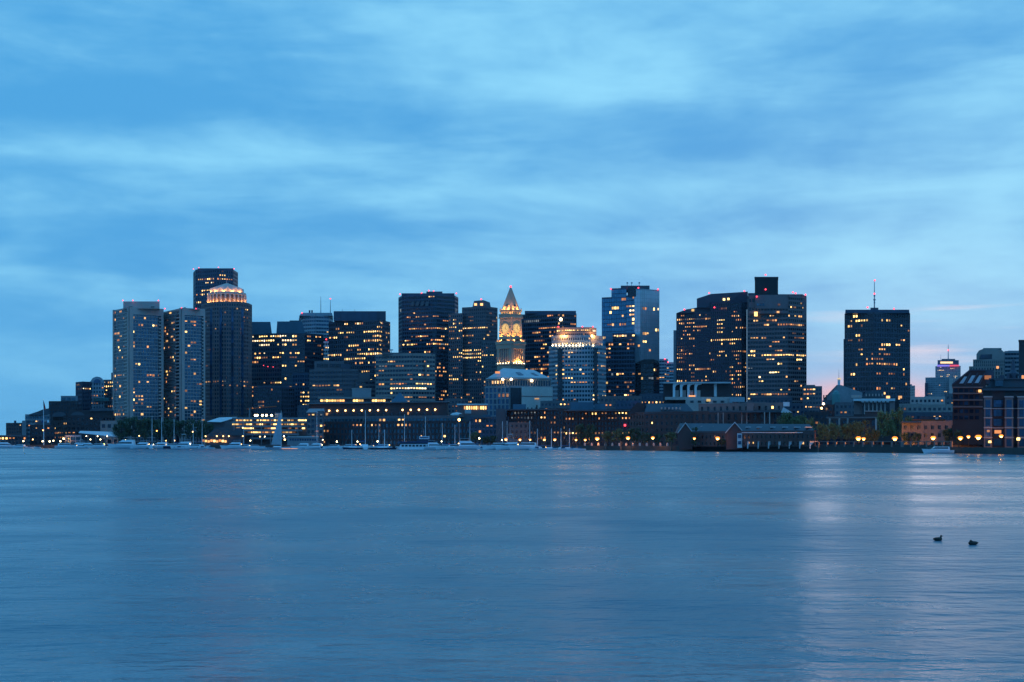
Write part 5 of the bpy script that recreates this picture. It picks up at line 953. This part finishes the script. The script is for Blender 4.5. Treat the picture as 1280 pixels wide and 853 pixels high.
SL = [(1073, 548.6, 566, 'sodium', 1.9, 2600, 'very bright orange street lamp on the quay, left one of a close pair'), (1079.6, 549, 566, 'sodium', 1.4, 1500, 'bright orange street lamp, right one of a close pair on the quay'), (1118.6, 548.8, 545, 'sodium', 1.9, 2800, 'bright orange street lamp on the quay straight below the black box tower'),
 (1166.5, 548, 522, 'sodium', 1.7, 500, 'orange street lamp before the brick quay house, left of the moored launch'), (1200.5, 548.2, 508, 'sodium', 1.6, 2000, 'orange street lamp at the left foot of the sloped wharf building'), (1210.5, 546.3, 505, 'sodium', 1.2, 900, 'smaller orange lamp between two big ones before the sloped wharf building'), (1223, 547.2, 500, 'sodium', 2.0, 2800, 'largest orange street lamp, left of the bay window condominium'), (1251.5, 545.6, 480, 'sodium', 1.3, 1100, 'orange street lamp before the bay windows at the right edge'),
 (897, 548.4, 608, 'sodium', 1.7, 350, 'bright orange lamp before the brick wall between the two front gables'), (868, 548.4, 612, 'sodium', 1.1, 100, 'small orange lamp right of the left white bay'), (816, 547.8, 665, 'sodium', 1.5, 1200, 'orange lamp before the dark mansard warehouse'), (785, 548, 693, 'sodium', 1.8, 1500, 'bright orange lamp on the granite quay right of centre'), (746.5, 548.8, 722, 'sodium', 1.9, 1500, 'bright orange lamp at the left end of the granite quay'),
 (720, 550.3, 748, 'sodium', 1.2, 600, 'orange lamp just left of the granite quay lamp'), (731.5, 550.3, 738, 'sodium', 1.2, 500, 'orange lamp beside a slim white mast, left of the granite quay'), (693.5, 550, 770, 'sodium', 1.5, 800, 'orange lamp before the brick row, fifth to the right of the white yacht'), (680.5, 550, 778, 'sodium', 1.4, 800, 'orange lamp before the brick row, fourth to the right of the white yacht'), (662.5, 550, 788, 'sodium', 1.3, 700, 'orange lamp before the brick row, third to the right of the white yacht'), (650, 550, 792, 'sodium', 1.4, 700, 'orange lamp before the brick base, second right of the white yacht'), (632.5, 549.6, 798, 'sodium', 1.7, 900, 'bright orange lamp above the big white yacht'),
 (599, 548.2, 808, 'lampwhite', 1.3, 300, 'white lamp by the small round green tree'), (627.5, 550.3, 802, 'lampwhite', .9, 0, 'small white lamp left of the bright lamp above the yacht'), (447, 552.2, 858, 'lampwhite', 1.2, 300, 'pale lamp before the wharf hotel, left one of two'), (472, 552, 850, 'lampwhite', 1.2, 300, 'pale lamp before the wharf hotel, right one of two'), (421, 552.2, 866, 'lampwhite', 1.2, 200, 'pale lamp by the left end of the wharf hotel'), (552, 552, 828, 'lampwhite', .9, 0, 'pale lamp at the right end of the wharf hotel'), (561, 555.6, 822, 'sodium', .8, 0, 'low orange lamp among the boats right of the excursion boat'),
 (157, 550.5, 945, 'lampwhite', 1.2, 200, 'white lamp before the dark tree, left of the marina'), (174, 545, 940, 'lampsmall', 1.0, 0, 'small warm lamp before the dark trees below the left tower'), (196, 538.7, 962, 'sodium', 1.0, 0, 'orange lamp amid the dark trees between the twin towers'), (241, 540, 955, 'lampsmall', 1.2, 0, 'warm lamp amid the trees under the right concrete tower'), (207.5, 551, 930, 'lampsmall', 1.0, 0, 'warm lamp behind the marina yachts under the left tower'), (218, 551, 928, 'lampsmall', 1.0, 0, 'warm lamp behind the big sport yacht'),
 (313, 551, 900, 'lampwhite', 1.1, 200, 'white lamp on the quay at the left foot of the garage'), (325, 546, 905, 'lampsmall', 1.0, 0, 'warm lamp before the garage decks, left of the hoisted pale sail'), (331, 546, 905, 'lampwhite', .9, 0, 'white lamp close left of the hoisted pale sail'), (355, 545.6, 890, 'lampwhite', 1.2, 200, 'white lamp close right of the hoisted pale sail'), (356, 549.8, 886, 'lampsmall', 1.5, 200, 'pinkish lamp below the lamp right of the hoisted sail'), (341.5, 548.6, 886, 'lampsmall', 1.1, 0, 'warm low lamp at the foot of the hoisted pale sail'), (403.5, 550, 868, 'lampwhite', .8, 0, 'white lamp left of the terminal end'), (303.5, 535, 915, 'lampsmall', 1.1, 0, 'high warm lamp beside the restaurant roof'),
 (54, 538, 975, 'sodium', 1.2, 900, 'high orange lamp beside the tall flagpole'), (53.3, 551.8, 972, 'lampwhite', 1.3, 500, 'white lamp at the foot of the tall flagpole'), (62, 552, 970, 'lampwhite', 1.4, 500, 'white lamp right of the flagpole, first of three'), (66.8, 551.2, 970, 'lampwhite', 1.2, 0, 'white lamp right of the flagpole, second of three'), (75.4, 551.8, 968, 'lampwhite', 1.3, 300, 'white lamp right of the flagpole, third of three'), (79.6, 548.7, 972, 'lampwhite', 1.5, 300, 'bright lamp before the hotel left of the glass kiosk'), (41, 549.6, 978, 'lampsmall', 1.2, 300, 'warm lamp left of the flagpole on the quay'), (29.3, 551.6, 985, 'lampwhite', 1.2, 300, 'white lamp at the right end of the long pier shed'), (113, 549.6, 960, 'lampwhite', 1.1, 0, 'white lamp under the left part of the tent pavilion'), (125.5, 549.6, 958, 'lampwhite', 1.1, 0, 'white lamp under the right part of the tent pavilion'), (130, 555, 950, 'green', 1.1, 0, 'low greenish lamp among the yachts before the tent')]
for a in SL: street_lamp(*a)
B = thing('lamp_mast', 'tall thin white mast with an orange lamp at the right end of the wharf hotel', 'lamp mast', (X(574, 812), 812, GZ))
mast(B, 574, 525.8, 555, 812, .22, 'pole'); MB().ball((X(574, 812), 811.8, Z(525, 812)), .75).build('lamp_globe', E['sodium'], B)
B = thing('flagpole', 'tall white flagpole with a furled dark red flag at the left', 'flagpole', (X(54.8, 965), 965, GZ))
MB().tube((X(54.8, 965), 965, GZ), (X(54.2, 965), 965, Z(499, 965)), .3, .12).build('pole', W['gel'], B)
m = MB(); fl = [(54.4, 501), (55.2, 503), (56.0, 506), (57.2, 510.5), (56.6, 512.3), (55.0, 511.6), (54.6, 507)]
m.loft([(X(p, 965), 964.8, Z(y, 965)) for p, y in fl], [(X(p, 965), 965.0, Z(y, 965)) for p, y in fl]).build('flag', W['flag'], B)
MB().tube((X(51.5, 965), 965, Z(526.5, 965)), (X(58, 965), 965, Z(526.5, 965)), .14).build('yardarm', W['gel'], B)
for p, c in ((51.8, 'bluecanvas'), (59, 'gel')): block(B, 'signal_flag', p, p + 2.2, 525.5, 528.5, 964.8, W[c], .15)
# rail fence on the right quay and stone bollards on the granite quay
def fence(px0, px1, label, n, z0=GZ):
    d0, d1 = shore(px0) + 1.5, shore(px1) + 1.5; a, c = Vector((X(px0, d0), d0, 0)), Vector((X(px1, d1), d1, 0)); t = (c - a).normalized(); nn = (t.y, -t.x)
    B = thing('quay_fence', label, 'fence', (*(a.lerp(c, .5)).xy, z0), 'quay fences')
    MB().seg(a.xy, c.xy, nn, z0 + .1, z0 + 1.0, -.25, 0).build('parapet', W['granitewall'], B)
    MB().seg(a.xy, c.xy, nn, z0 + 2.1, z0 + 2.35, -.28, .03).build('top_rail', W['rust'], B)
    for k in range(n + 1):
        q = a.lerp(c, k / n); b2 = q + t * .9
        MB().seg(q.xy, b2.xy, nn, z0 + .1, z0 + 2.3, -.3, .06).build('post', W['rust'], B)
fence(1022, 1126, 'stone quay fence with pale posts below the green trees', 9); fence(1128, 1188, 'stone quay fence in front of the brick quay house', 6)
for k in range(13):
    p = 731 + k * 8.6; d = shore(p) + 1.2
    o = MB().lathe((X(p, d), d, GZ), [(.5, 0), (.55, 1.0), (.35, 1.5), (.1, 1.7)], 8).build('bollard', W['concrete'])
    tag(o, 'pale stone bollard standing on the edge of the granite quay', 'bollard', 'stone bollards on the granite quay')
# timber piles in front of the granite quay
for k, p in enumerate((776, 789.5, 839, 757, 1023)):
    d = shore(p) - 3; o = MB().lathe((X(p, d), d, -2), [(.35, 0), (.33, 6.2), (.2, 6.6)], 8).build('mooring_pile', W['wood'])
    tag(o, ['dark timber mooring pile below the bright lamp of the granite quay', 'dark timber mooring pile right of the bright lamp of the granite quay', 'dark timber mooring pile left of the gabled houses', 'dark timber mooring pile near the left end of the granite quay', 'dark timber mooring pile at the right end of the gabled houses'][k], 'mooring pile')

# ------------------------------------------------------------------ boats (built along +x, then copied and turned)
def hull(Lh, wd, hh, bow=.25, trans=.85, keel=-.4):
    m = MB(); n = 12; rings = []
    for k in range(n + 1):
        s = k / n; x = -Lh / 2 + Lh * s; w = wd / 2 * (trans + (1 - trans) * min(1, s * 2.2)) * (1 - max(0, (s - .45) / .55) ** 2.3) + .02
        sheer = hh * (1 + bow * s * s); rk = max(0, (s - .8) / .2) * .06 * Lh
        rings.append([(x + rk, -w, sheer), (x + rk, w, sheer), (x, w * .8, hh * .35), (x - rk * .5, w * .35, keel), (x - rk * .5, -w * .35, keel), (x, -w * .8, hh * .35)])
    for a, b_ in zip(rings, rings[1:]): m.loft(a, b_, caps=False)
    m.poly(rings[0][::-1]); m.poly(rings[-1]); return m
def cabin(m, x0, x1, w0, w1, z0, z1, rk0=.5, rk1=.3):
    return m.loft([(x0, -w0, z0), (x1, -w0 * .8, z0), (x1, w0 * .8, z0), (x0, w0, z0)], [(x0 + rk1, -w1, z1), (x1 - rk0, -w1 * .8, z1), (x1 - rk0, w1 * .8, z1), (x0 + rk1, w1, z1)])
def motor_yacht(fly, tower_, hullm='gel'):
    B = bpy.data.objects.new('motor_yacht', None); COL.objects.link(B)
    hull(14, 4.4, 1.7, .35).build('hull', W[hullm], B); m = MB(); cabin(m, -5.0, 3.6, 1.9, 1.6, 1.7, 3.3, 1.8, .2).build('cabin', W['gel'], B)
    m = MB(); cabin(m, -4.2, 3.1, 1.86, 1.70, 2.35, 3.0, 1.1, .1).build('cabin_window', G['black'], B); m = MB(); m.box(-6.6, 5.5, -.12, .12, 1.95, 2.0)
    if fly: m = MB(); cabin(m, -4.8, 1.4, 1.6, 1.5, 3.3, 4.1, .9, .1).build('flybridge', W['gel'], B); MB().box(-4.6, -.4, -1.5, 1.5, 5.2, 5.35).build('bimini_top', W['canvas'], B); r = MB(); [r.tube((x, y, 4.0), (x, y, 5.2), .06) for x in (-4.4, -.6) for y in (-1.4, 1.4)]; [r.tube((-4.4, y, 5.17), (-.6, y, 5.17), .06) for y in (-1.4, 1.4)]; [r.tube((x, -1.4, 5.17), (x, 1.4, 5.17), .06) for x in (-4.4, -.6)]; r.build('bimini_frame', W['steel'], B)
    if tower_: r = MB(); [r.tube((x, y, 3.4), (x * .6 - .6, y * .5, 8.4), .09) for x in (-2.6, .8) for y in (-1.3, 1.3)]; [r.tube((-2.0 + .4 * k, -1.0, 5 + 1.1 * k), (.2 - .3 * k, 1.0, 5 + 1.1 * k), .06) for k in range(3)]; r.build('tuna_tower', W['steel'], B); MB().box(-1.8, .3, -.8, .8, 8.3, 8.5).build('tower_top', W['gel'], B); MB().tube((-1, 0, 8.5), (-1.2, 0, 14), .05).build('outrigger', W['steel'], B)
    r = MB(); [r.tube((x, s * (1.9 - max(0, x - 2) * .33), 1.9), (x, s * (1.9 - max(0, x - 2) * .33), 2.7), .04) for x in (1, 2.5, 4, 5.3) for s in (-1, 1)]; [r.tube((1, s * 1.9, 2.7), (5.3, s * .81, 2.75), .04) for s in (-1, 1)]; r.build('bow_rail', W['steel'], B)
    return B
def sail_boat(hullm='gel'):
    B = bpy.data.objects.new('sailing_boat', None); COL.objects.link(B)
    hull(11, 3.2, 1.15, .3, .7).build('hull', W[hullm], B); m = MB(); cabin(m, -2.6, 2.4, 1.1, .85, 1.2, 1.85, .7, .3).build('cabin', W['gel'], B)
    MB().tube((.6, 0, 1), (.6, 0, 14.5), .2, .13).build('mast', W['gel'], B); MB().tube((.6, 0, 2.7), (-4.2, 0, 2.8), .08).build('boom', W['steel'], B)
    m = MB(); m.loft([(.4, -.22, 2.75), (.4, .22, 2.75), (.4, 0, 3.35)], [(-4.0, -.12, 2.85), (-4.0, .12, 2.85), (-4.0, 0, 3.1)]).build('sail_cover', W['bluecanvas'], B)
    r = MB(); [r.tube(q, (.6, 0, 14.3), .03) for q in ((5.6, 0, 1.5), (-5.4, 0, 1.3), (.3, 1.4, 1.3), (.3, -1.4, 1.3))]; r.tube((.6, -1.0, 8.2), (.6, 1.0, 8.2), .05); r.build('rigging', W['steel'], B)
    return B
def small_boat(canopy):
    B = bpy.data.objects.new('small_boat', None); COL.objects.link(B)
    hull(7, 2.4, .95, .4).build('hull', W['gel'], B); m = MB(); cabin(m, -1.2, 1.5, .8, .6, .95, 1.9, .7, .1).build('windscreen', G['blue'], B)
    if canopy: MB().box(-2.4, .8, -.9, .9, 2.3, 2.4).build('canopy', W['bluecanvas'], B); r = MB(); [r.tube((x, y, .9), (x, y, 2.3), .04) for x in (-2.2, .6) for y in (-.8, .8)]; r.build('canopy_frame', W['steel'], B)
    MB().box(-3.75, -3.4, -.25, .25, .4, 1.5).build('outboard_engine', W['black'], B)
    return B
BP = {'my': motor_yacht(True, False), 'mt': motor_yacht(True, True), 'mc': motor_yacht(False, False), 'mn': motor_yacht(False, False, 'hullnavy'), 'sb': sail_boat(), 'sn': sail_boat('hullnavy'), 'sm': small_boat(False), 'sc': small_boat(True)}
bused = set()
LEN = {'my': 14, 'mt': 14, 'mc': 14, 'mn': 14, 'sb': 11, 'sn': 11, 'sm': 7, 'sc': 7}
GRP = {'m': 'motor yachts moored along the waterfront', 's': 'sailing boats moored along the waterfront', 'c': 'small boats moored along the waterfront'}
def boat(kind, px, off, deg, label, size=1.0, mast_y=None):
    o = BP[kind] if kind not in bused else copy_tree(BP[kind]); bused.add(kind)
    d = shore(px) - off; o.location = (X(px, d), d, 0); o.rotation_euler = (0, 0, R(deg)); zs = size
    if mast_y: zs = (Z(mast_y, d)) / 14.5
    o.scale = (size * .9, size * .9, zs * .9 if not mast_y else max(.8, zs))
    if mast_y: pass
    tag(o, label, 'boat' if kind[0] == 's' and kind[1] in 'mc' else 'sailing boat' if kind[0] == 's' else 'motor yacht', GRP['c' if kind in ('sm', 'sc') else kind[0]])
BOATS = [('my', 8, 22, 12, 'white cabin yacht at the far left edge before the pier shed', 1.15), ('mc', 24, 18, 170, 'low white motor yacht below the pier shed lights, left of the flagpole', .9), ('sm', 37, 16, 20, 'small open boat left of the flagpole'), ('sm', 47, 20, 160, 'small open boat just by the flagpole'), ('mc', 83, 24, 6, 'long low white yacht below the glass kiosk', 1.2), ('my', 97, 20, 172, 'white flybridge yacht below the left tip of the tent', 1.1), ('mt', 103, 30, 20, 'white yacht with a lattice tower left of the tent pavilion', .8), ('my', 112, 26, 8, 'white flybridge yacht below the tent pavilion', 1.05), ('mc', 122, 28, 175, 'white motor yacht right below the tent lamps', 1.1), ('sc', 133, 24, 30, 'small boat with a blue canopy by the greenish lamp'),
 ('my', 155, 30, 178, 'large white motor yacht, first right of the tent and below the left tower', 1.6), ('my', 176, 26, 176, 'white flybridge yacht second right of the tent below the left tower', 1.15), ('sb', 190, 34, 100, 'white sailing boat nosing out below the left concrete tower', .9, 520), ('my', 199, 30, 174, 'white yacht between the first masts below the twin towers', 1.15), ('sb', 203, 24, 170, 'sailing boat with a tall bare mast between the twin towers', 1, 522), ('mt', 228, 32, 172, 'big sport fishing yacht with a lattice tower below the right concrete tower', 1.25), ('mn', 218, 26, 5, 'dark hulled yacht left of the big sport fishing yacht', 1.1), ('sb', 218.5, 18, 165, 'sailing boat behind the dark hulled yacht', 1, 524), ('sb', 240.5, 20, 8, 'sailing boat with a tall mast right of the sport fishing yacht', 1, 530), ('mc', 243, 34, 178, 'low white yacht right of the sport fishing yacht', .95), ('sb', 251.5, 22, 12, 'sailing boat whose mast stands before the restaurant trees', 1.05, 521), ('sm', 224, 46, 5, 'small tender lying ahead of the sport fishing yacht'), ('sc', 253, 44, 15, 'small white launch left of the restaurant terrace'), ('sm', 263, 42, 172, 'small dark shadowed launch before the restaurant terrace'),
 ('my', 291, 36, 188, 'white flybridge yacht before the restaurant, left of the garage', 1.15), ('mc', 304, 30, 175, 'white motor yacht left of the garage lamps', .9), ('mc', 320, 30, 5, 'low white yacht before the garage decks', .85), ('sb', 305.5, 24, 170, 'sailing boat with mast before the left garage decks', .9, 533), ('my', 377, 30, 176, 'white flybridge yacht below the ferry terminal, left one', 1.0), ('my', 393, 28, 172, 'white flybridge yacht below the ferry terminal, right one', 1.0), ('sb', 396, 20, 90, 'sailing boat with a mast before the hotel entrance pavilion', .9, 515), ('sm', 402, 44, 100, 'tiny launch right of the ferry terminal'), ('mc', 416, 32, 174, 'low cabin yacht below the left end of the wharf hotel', .9),
 ('mc', 436, 30, 172, 'white yacht below the left of the wharf hotel lamps', 1.0), ('sn', 441, 42, 178, 'navy hulled sailing boat lying out before the wharf hotel', 1.15, 540), ('sb', 455.5, 24, 14, 'white sailing boat with the tallest mast before the wharf hotel', 1.1, 513), ('mc', 457, 34, 95, 'boxy white yacht under the tallest mast', 1.0), ('sn', 479, 44, 4, 'long navy hulled sailing boat right of the tallest mast', 1.5, 545), ('mc', 477, 26, 176, 'white cabin yacht between two masts before the wharf hotel', 1.0), ('sb', 472.5, 22, 8, 'sailing boat right of the boxy white yacht', 1, 530), ('sb', 504.5, 18, 4, 'sailing boat whose mast rises behind the excursion boat cabin', 1, 518), ('sb', 533, 24, 172, 'sailing boat with stayed mast behind the excursion boat stern', 1.05, 521),
 ('my', 545, 30, 4, 'white yacht just right of the excursion boat', 1.1), ('mc', 557, 32, 170, 'white cabin boat second right of the excursion boat', .9), ('sb', 554, 20, 176, 'sailing boat at the right end of the wharf hotel', 1, 529), ('sb', 567.5, 22, 2, 'sailing boat left of the tall white lamp mast', 1, 531), ('mc', 570, 34, 10, 'white cabin boat below the tall white lamp mast', .95), ('my', 587, 36, 6, 'long white yacht with a pale awning below the round green tree', 1.35), ('sb', 588.5, 24, 176, 'sailing boat before the round green tree', 1, 527), ('sm', 603, 34, 172, 'small white boat right of the long awning yacht'), ('mc', 622, 34, 175, 'sleek white motor yacht, left one of the pair below the bright lamp', 1.3), ('mt', 636, 34, 172, 'white yacht with a lattice tower, right one of the pair below the bright lamp', 1.15), ('sb', 627, 22, 6, 'sailing boat behind the sleek yacht pair', 1, 527), ('sb', 635, 20, 172, 'sailing boat with raked mast behind the tower yacht', 1, 526), ('mc', 657, 30, 176, 'sleek white yacht below the brick base lamps', 1.35), ('sb', 661, 22, 3, 'sailing boat before the brick row, first right of the brick base', 1, 526), ('sb', 673, 22, 178, 'sailing boat before the brick row, second right of the brick base', 1, 539), ('sc', 671, 28, 175, 'small boat with blue canopy before the brick row'), ('sm', 680, 30, 5, 'small white runabout before the brick row, left of three'), ('sb', 688, 20, 4, 'sailing boat with a slim mast before the right half of the brick row', 1, 538), ('sm', 693, 28, 176, 'small white runabout before the brick row, middle of three'), ('sb', 702.5, 22, 172, 'sailing boat left of the first round quay tree', 1, 537), ('sm', 704, 30, 3, 'small white runabout before the brick row, right of three'), ('sc', 716, 24, 172, 'small canopy boat left of the granite quay'), ('sb', 710.5, 20, 8, 'rightmost sailing boat, just left of the granite quay', 1, 541), ('sm', 725, 26, 174, 'small white boat at the left end of the granite quay')]
for a in BOATS: boat(*a)
n_l = 0
for o in [o for o in bpy.data.objects if o.get('category') in ('motor yacht', 'sailing boat')]:   # cabin lamps burning on about half of the boats
    n_l += 1
    if n_l % 2: continue
    z = 2.9 if o['category'] == 'motor yacht' else 1.9
    c = MB().ball((0, 0, 0), .22, 6, 4).build('cabin_lamp', E['lampsmall' if n_l % 3 else 'lampwhite']); c.parent = o; c.location = (-5.2 if z > 2 else -2.9, -1.4 if n_l % 4 else .9, z)
for k, (p0, p1, off, lb) in enumerate(((150, 196, 24, 'low floating dock among the yachts below the left concrete tower'), (206, 262, 25, 'low floating dock behind the sport fishing yacht'), (408, 470, 26, 'long floating dock along the left half of the wharf hotel'), (536, 612, 24, 'long floating dock right of the excursion boat'), (640, 722, 20, 'floating dock of the small boats before the brick row'), (60, 140, 18, 'long floating dock before the tent pavilion'))):
    a_, c_ = Vector((X(p0, shore(p0) - off), shore(p0) - off, 0)), Vector((X(p1, shore(p1) - off), shore(p1) - off, 0)); t = (c_ - a_).normalized(); nn = (t.y, -t.x)
    B = thing('floating_dock', lb, 'dock', tuple(a_.lerp(c_, .5)), 'floating docks of the marina')
    MB().seg(a_.xy, c_.xy, nn, .05, .65, -1.2, 1.2).build('deck', W['wood'], B)
    for q in range(7):
        e = a_.lerp(c_, (q + .3) / 7); MB().lathe((e.x, e.y + 1.6, -2), [(.22, 0), (.2, 5.6 + q % 3 * .3), (.05, 6.0 + q % 3 * .3)], 7).build('pile', W['wood'], B)
boat('mc', 1173, 12, 176, 'white cabin launch moored alone on the right before the brick quay house', .85)
d = shore(1173) - 13; 
# excursion boat
B = thing('excursion_boat', 'long white excursion boat with a dark blue upper deck awning below the wharf hotel', 'excursion boat', (X(520, 800), 800, 0))
D = 800; m = MB(); hp = [(499, 562.4), (541, 562.4), (543, 557), (541, 556), (500, 556)]
profile(B, 'hull', [(499.5, 563.0), (540, 563.0), (542.5, 559.2), (499, 559.4)], D, 6, W['gel'])
block(B, 'main_cabin', 500.5, 538, 555.4, 559.4, D + .4, W['gel'], 5.2)
for k in range(8): block(B, 'window', 502 + k * 4.5, 505 + k * 4.5, 556.2, 558.4, D + .1, G['black'], .4)
block(B, 'deck_awning', 499.5, 541, 552.2, 553.4, D - .2, W['bluecanvas'], 6.4); block(B, 'upper_deck', 500.5, 539, 553.4, 555.4, D + .8, W['hullnavy'], 4.4)
block(B, 'pilothouse', 524, 536.5, 545.5, 549, D + 1.2, W['gel'], 3); block(B, 'pilothouse_window', 525, 535.5, 546.2, 547.6, D + .9, G['blue'], .4); block(B, 'bridge_deck', 521, 538.5, 549, 552.2, D + .9, W['hullnavy'], 4)
MB().tube((X(530, D + 2), D + 2, Z(545.5, D)), (X(529, D + 2), D + 2, Z(536, D)), .12).build('mast', W['steel'], B)
# sailing boat under way with its main sail up
B = thing('sailing_boat', 'sailing boat with its tall pale sail hoisted in front of the parking garage', 'sailing boat', (X(348, 800), 800, 0))
hb = hull(14, 3.6, 1.3, .25, .7); hb.v = [(x + X(347, 800), y + 800, z) for x, y, z in hb.v]; hb.build('hull', W['gel'], B); xm = X(351.5, 800)
MB().tube((xm, 800, 1), (xm, 800, Z(513.5, 800)), .14, .08).build('mast', W['gel'], B); MB().tube((xm, 800, 2.6), (X(339, 800), 799.4, 2.7), .09).build('boom', W['steel'], B)
m = MB(); L_ = [[(xm - .15 - (xm - X(339.5, 800)) * (1 - t_) ** .8 * s_, 800 - .55 * sin(pi * s_) * (1 - t_) - .5 * s_ * (1 - t_), 2.9 + (Z(515.5, 800) - 2.9) * t_) for s_ in (0, .25, .5, .75, 1)] for t_ in [q / 8 for q in range(9)]]
for r0_, r1_ in zip(L_, L_[1:]):
    for q in range(4): m.poly([r0_[q], r0_[q + 1], r1_[q + 1], r1_[q]])
m.build('main_sail', W['canvas'], B, smooth=True)
m = MB(); cb = cabin(m, -2.6, 2.4, 1.1, .85, 1.3, 2.0, .7, .3); cb.v = [(x + X(347, 800), y + 800, z) for x, y, z in cb.v]; cb.build('cabin', W['gel'], B)
# low launch lying out in front of the garage
B = thing('harbour_launch', 'long low pale launch with an orange light strip, out before the garage', 'launch', (X(345, 735), 735, 0))
hb = hull(26, 4.5, .9, .15, .8); hb.v = [(x + X(345, 735), y + 735, z) for x, y, z in hb.v]; hb.build('hull', W['gel'], B)
block(B, 'cabin', 330, 352, 559.2, 561.4, 733.6, W['paleblue'], 3, (333, 349)); block(B, 'cabin_window', 333.5, 349, 559.9, 560.7, 733.3, G['blue'], .35)
block(B, 'light_strip', 352, 372, 560.7, 561.1, 732.4, E['orange'], .2)
# two ducks
def duck(px, py, yaw, up, label):
    Dk = CAMZ * F / (py - HY); B = thing('duck', label, 'duck', (X(px, Dk), Dk, 0), 'two ducks on the water')
    m = MB(); prof = [(-.27, .01, .07), (-.22, .045, .075), (-.14, .085, .065), (-.03, .105, .055), (.07, .095, .055), (.14, .06, .065), (.18, .02, .075)]
    rings = [[(x, r * cos(2 * pi * k / 12), z + r * .85 * sin(2 * pi * k / 12)) for k in range(12)] for x, r, z in prof]
    if up: path = [(.09, 0, .09, .055), (.11, 0, .135, .042), (.115, 0, .165, .038), (.125, 0, .19, .042), (.16, 0, .187, .030), (.195, 0, .18, .014), (.225, 0, .176, .008)]
    else: path = [(.10, 0, .09, .055), (.12, 0, .125, .045), (.09, 0, .15, .045), (.05, 0, .155, .036), (.01, 0, .15, .016), (-.02, 0, .145, .008)]
    rr = [[(x + (r * cos(2 * pi * k / 10) if not i or i < 3 and up else 0), r * sin(2 * pi * k / 10) * .95, z + (r * cos(2 * pi * k / 10) if i >= 3 or not up and i > 1 else 0)) for k in range(10)] for i, (x, _, z, r) in enumerate(path)]
    ca, sa = cos(R(yaw)), sin(R(yaw)); tf = lambda q: (X(px, Dk) + q[0] * ca - q[1] * sa, Dk + q[0] * sa + q[1] * ca, q[2])
    for rs in (rings, rr):
        for a, b_ in zip(rs, rs[1:]): m.loft([tf(q) for q in a], [tf(q) for q in b_], caps=False)
        m.poly([tf(q) for q in rs[0][::-1]]); m.poly([tf(q) for q in rs[-1]])
    m.build('body', W['feather'], B, smooth=True)
duck(1173, 676.0, 20, True, 'dark duck with its head raised, left one of two on the water'); duck(1215.5, 681.2, 195, False, 'dark hunched duck with its head tucked in, right one of two')

# ------------------------------------------------------------------ finish
for o in bpy.data.objects:
    if 'n_lit' in o: del o['n_lit']
scn.render.engine = 'CYCLES'; scn.cycles.use_denoising = True; scn.cycles.max_bounces = 5; scn.cycles.diffuse_bounces = 2; scn.cycles.glossy_bounces = 3; scn.cycles.transmission_bounces = 2; scn.cycles.sample_clamp_indirect = 3; scn.cycles.use_light_tree = True
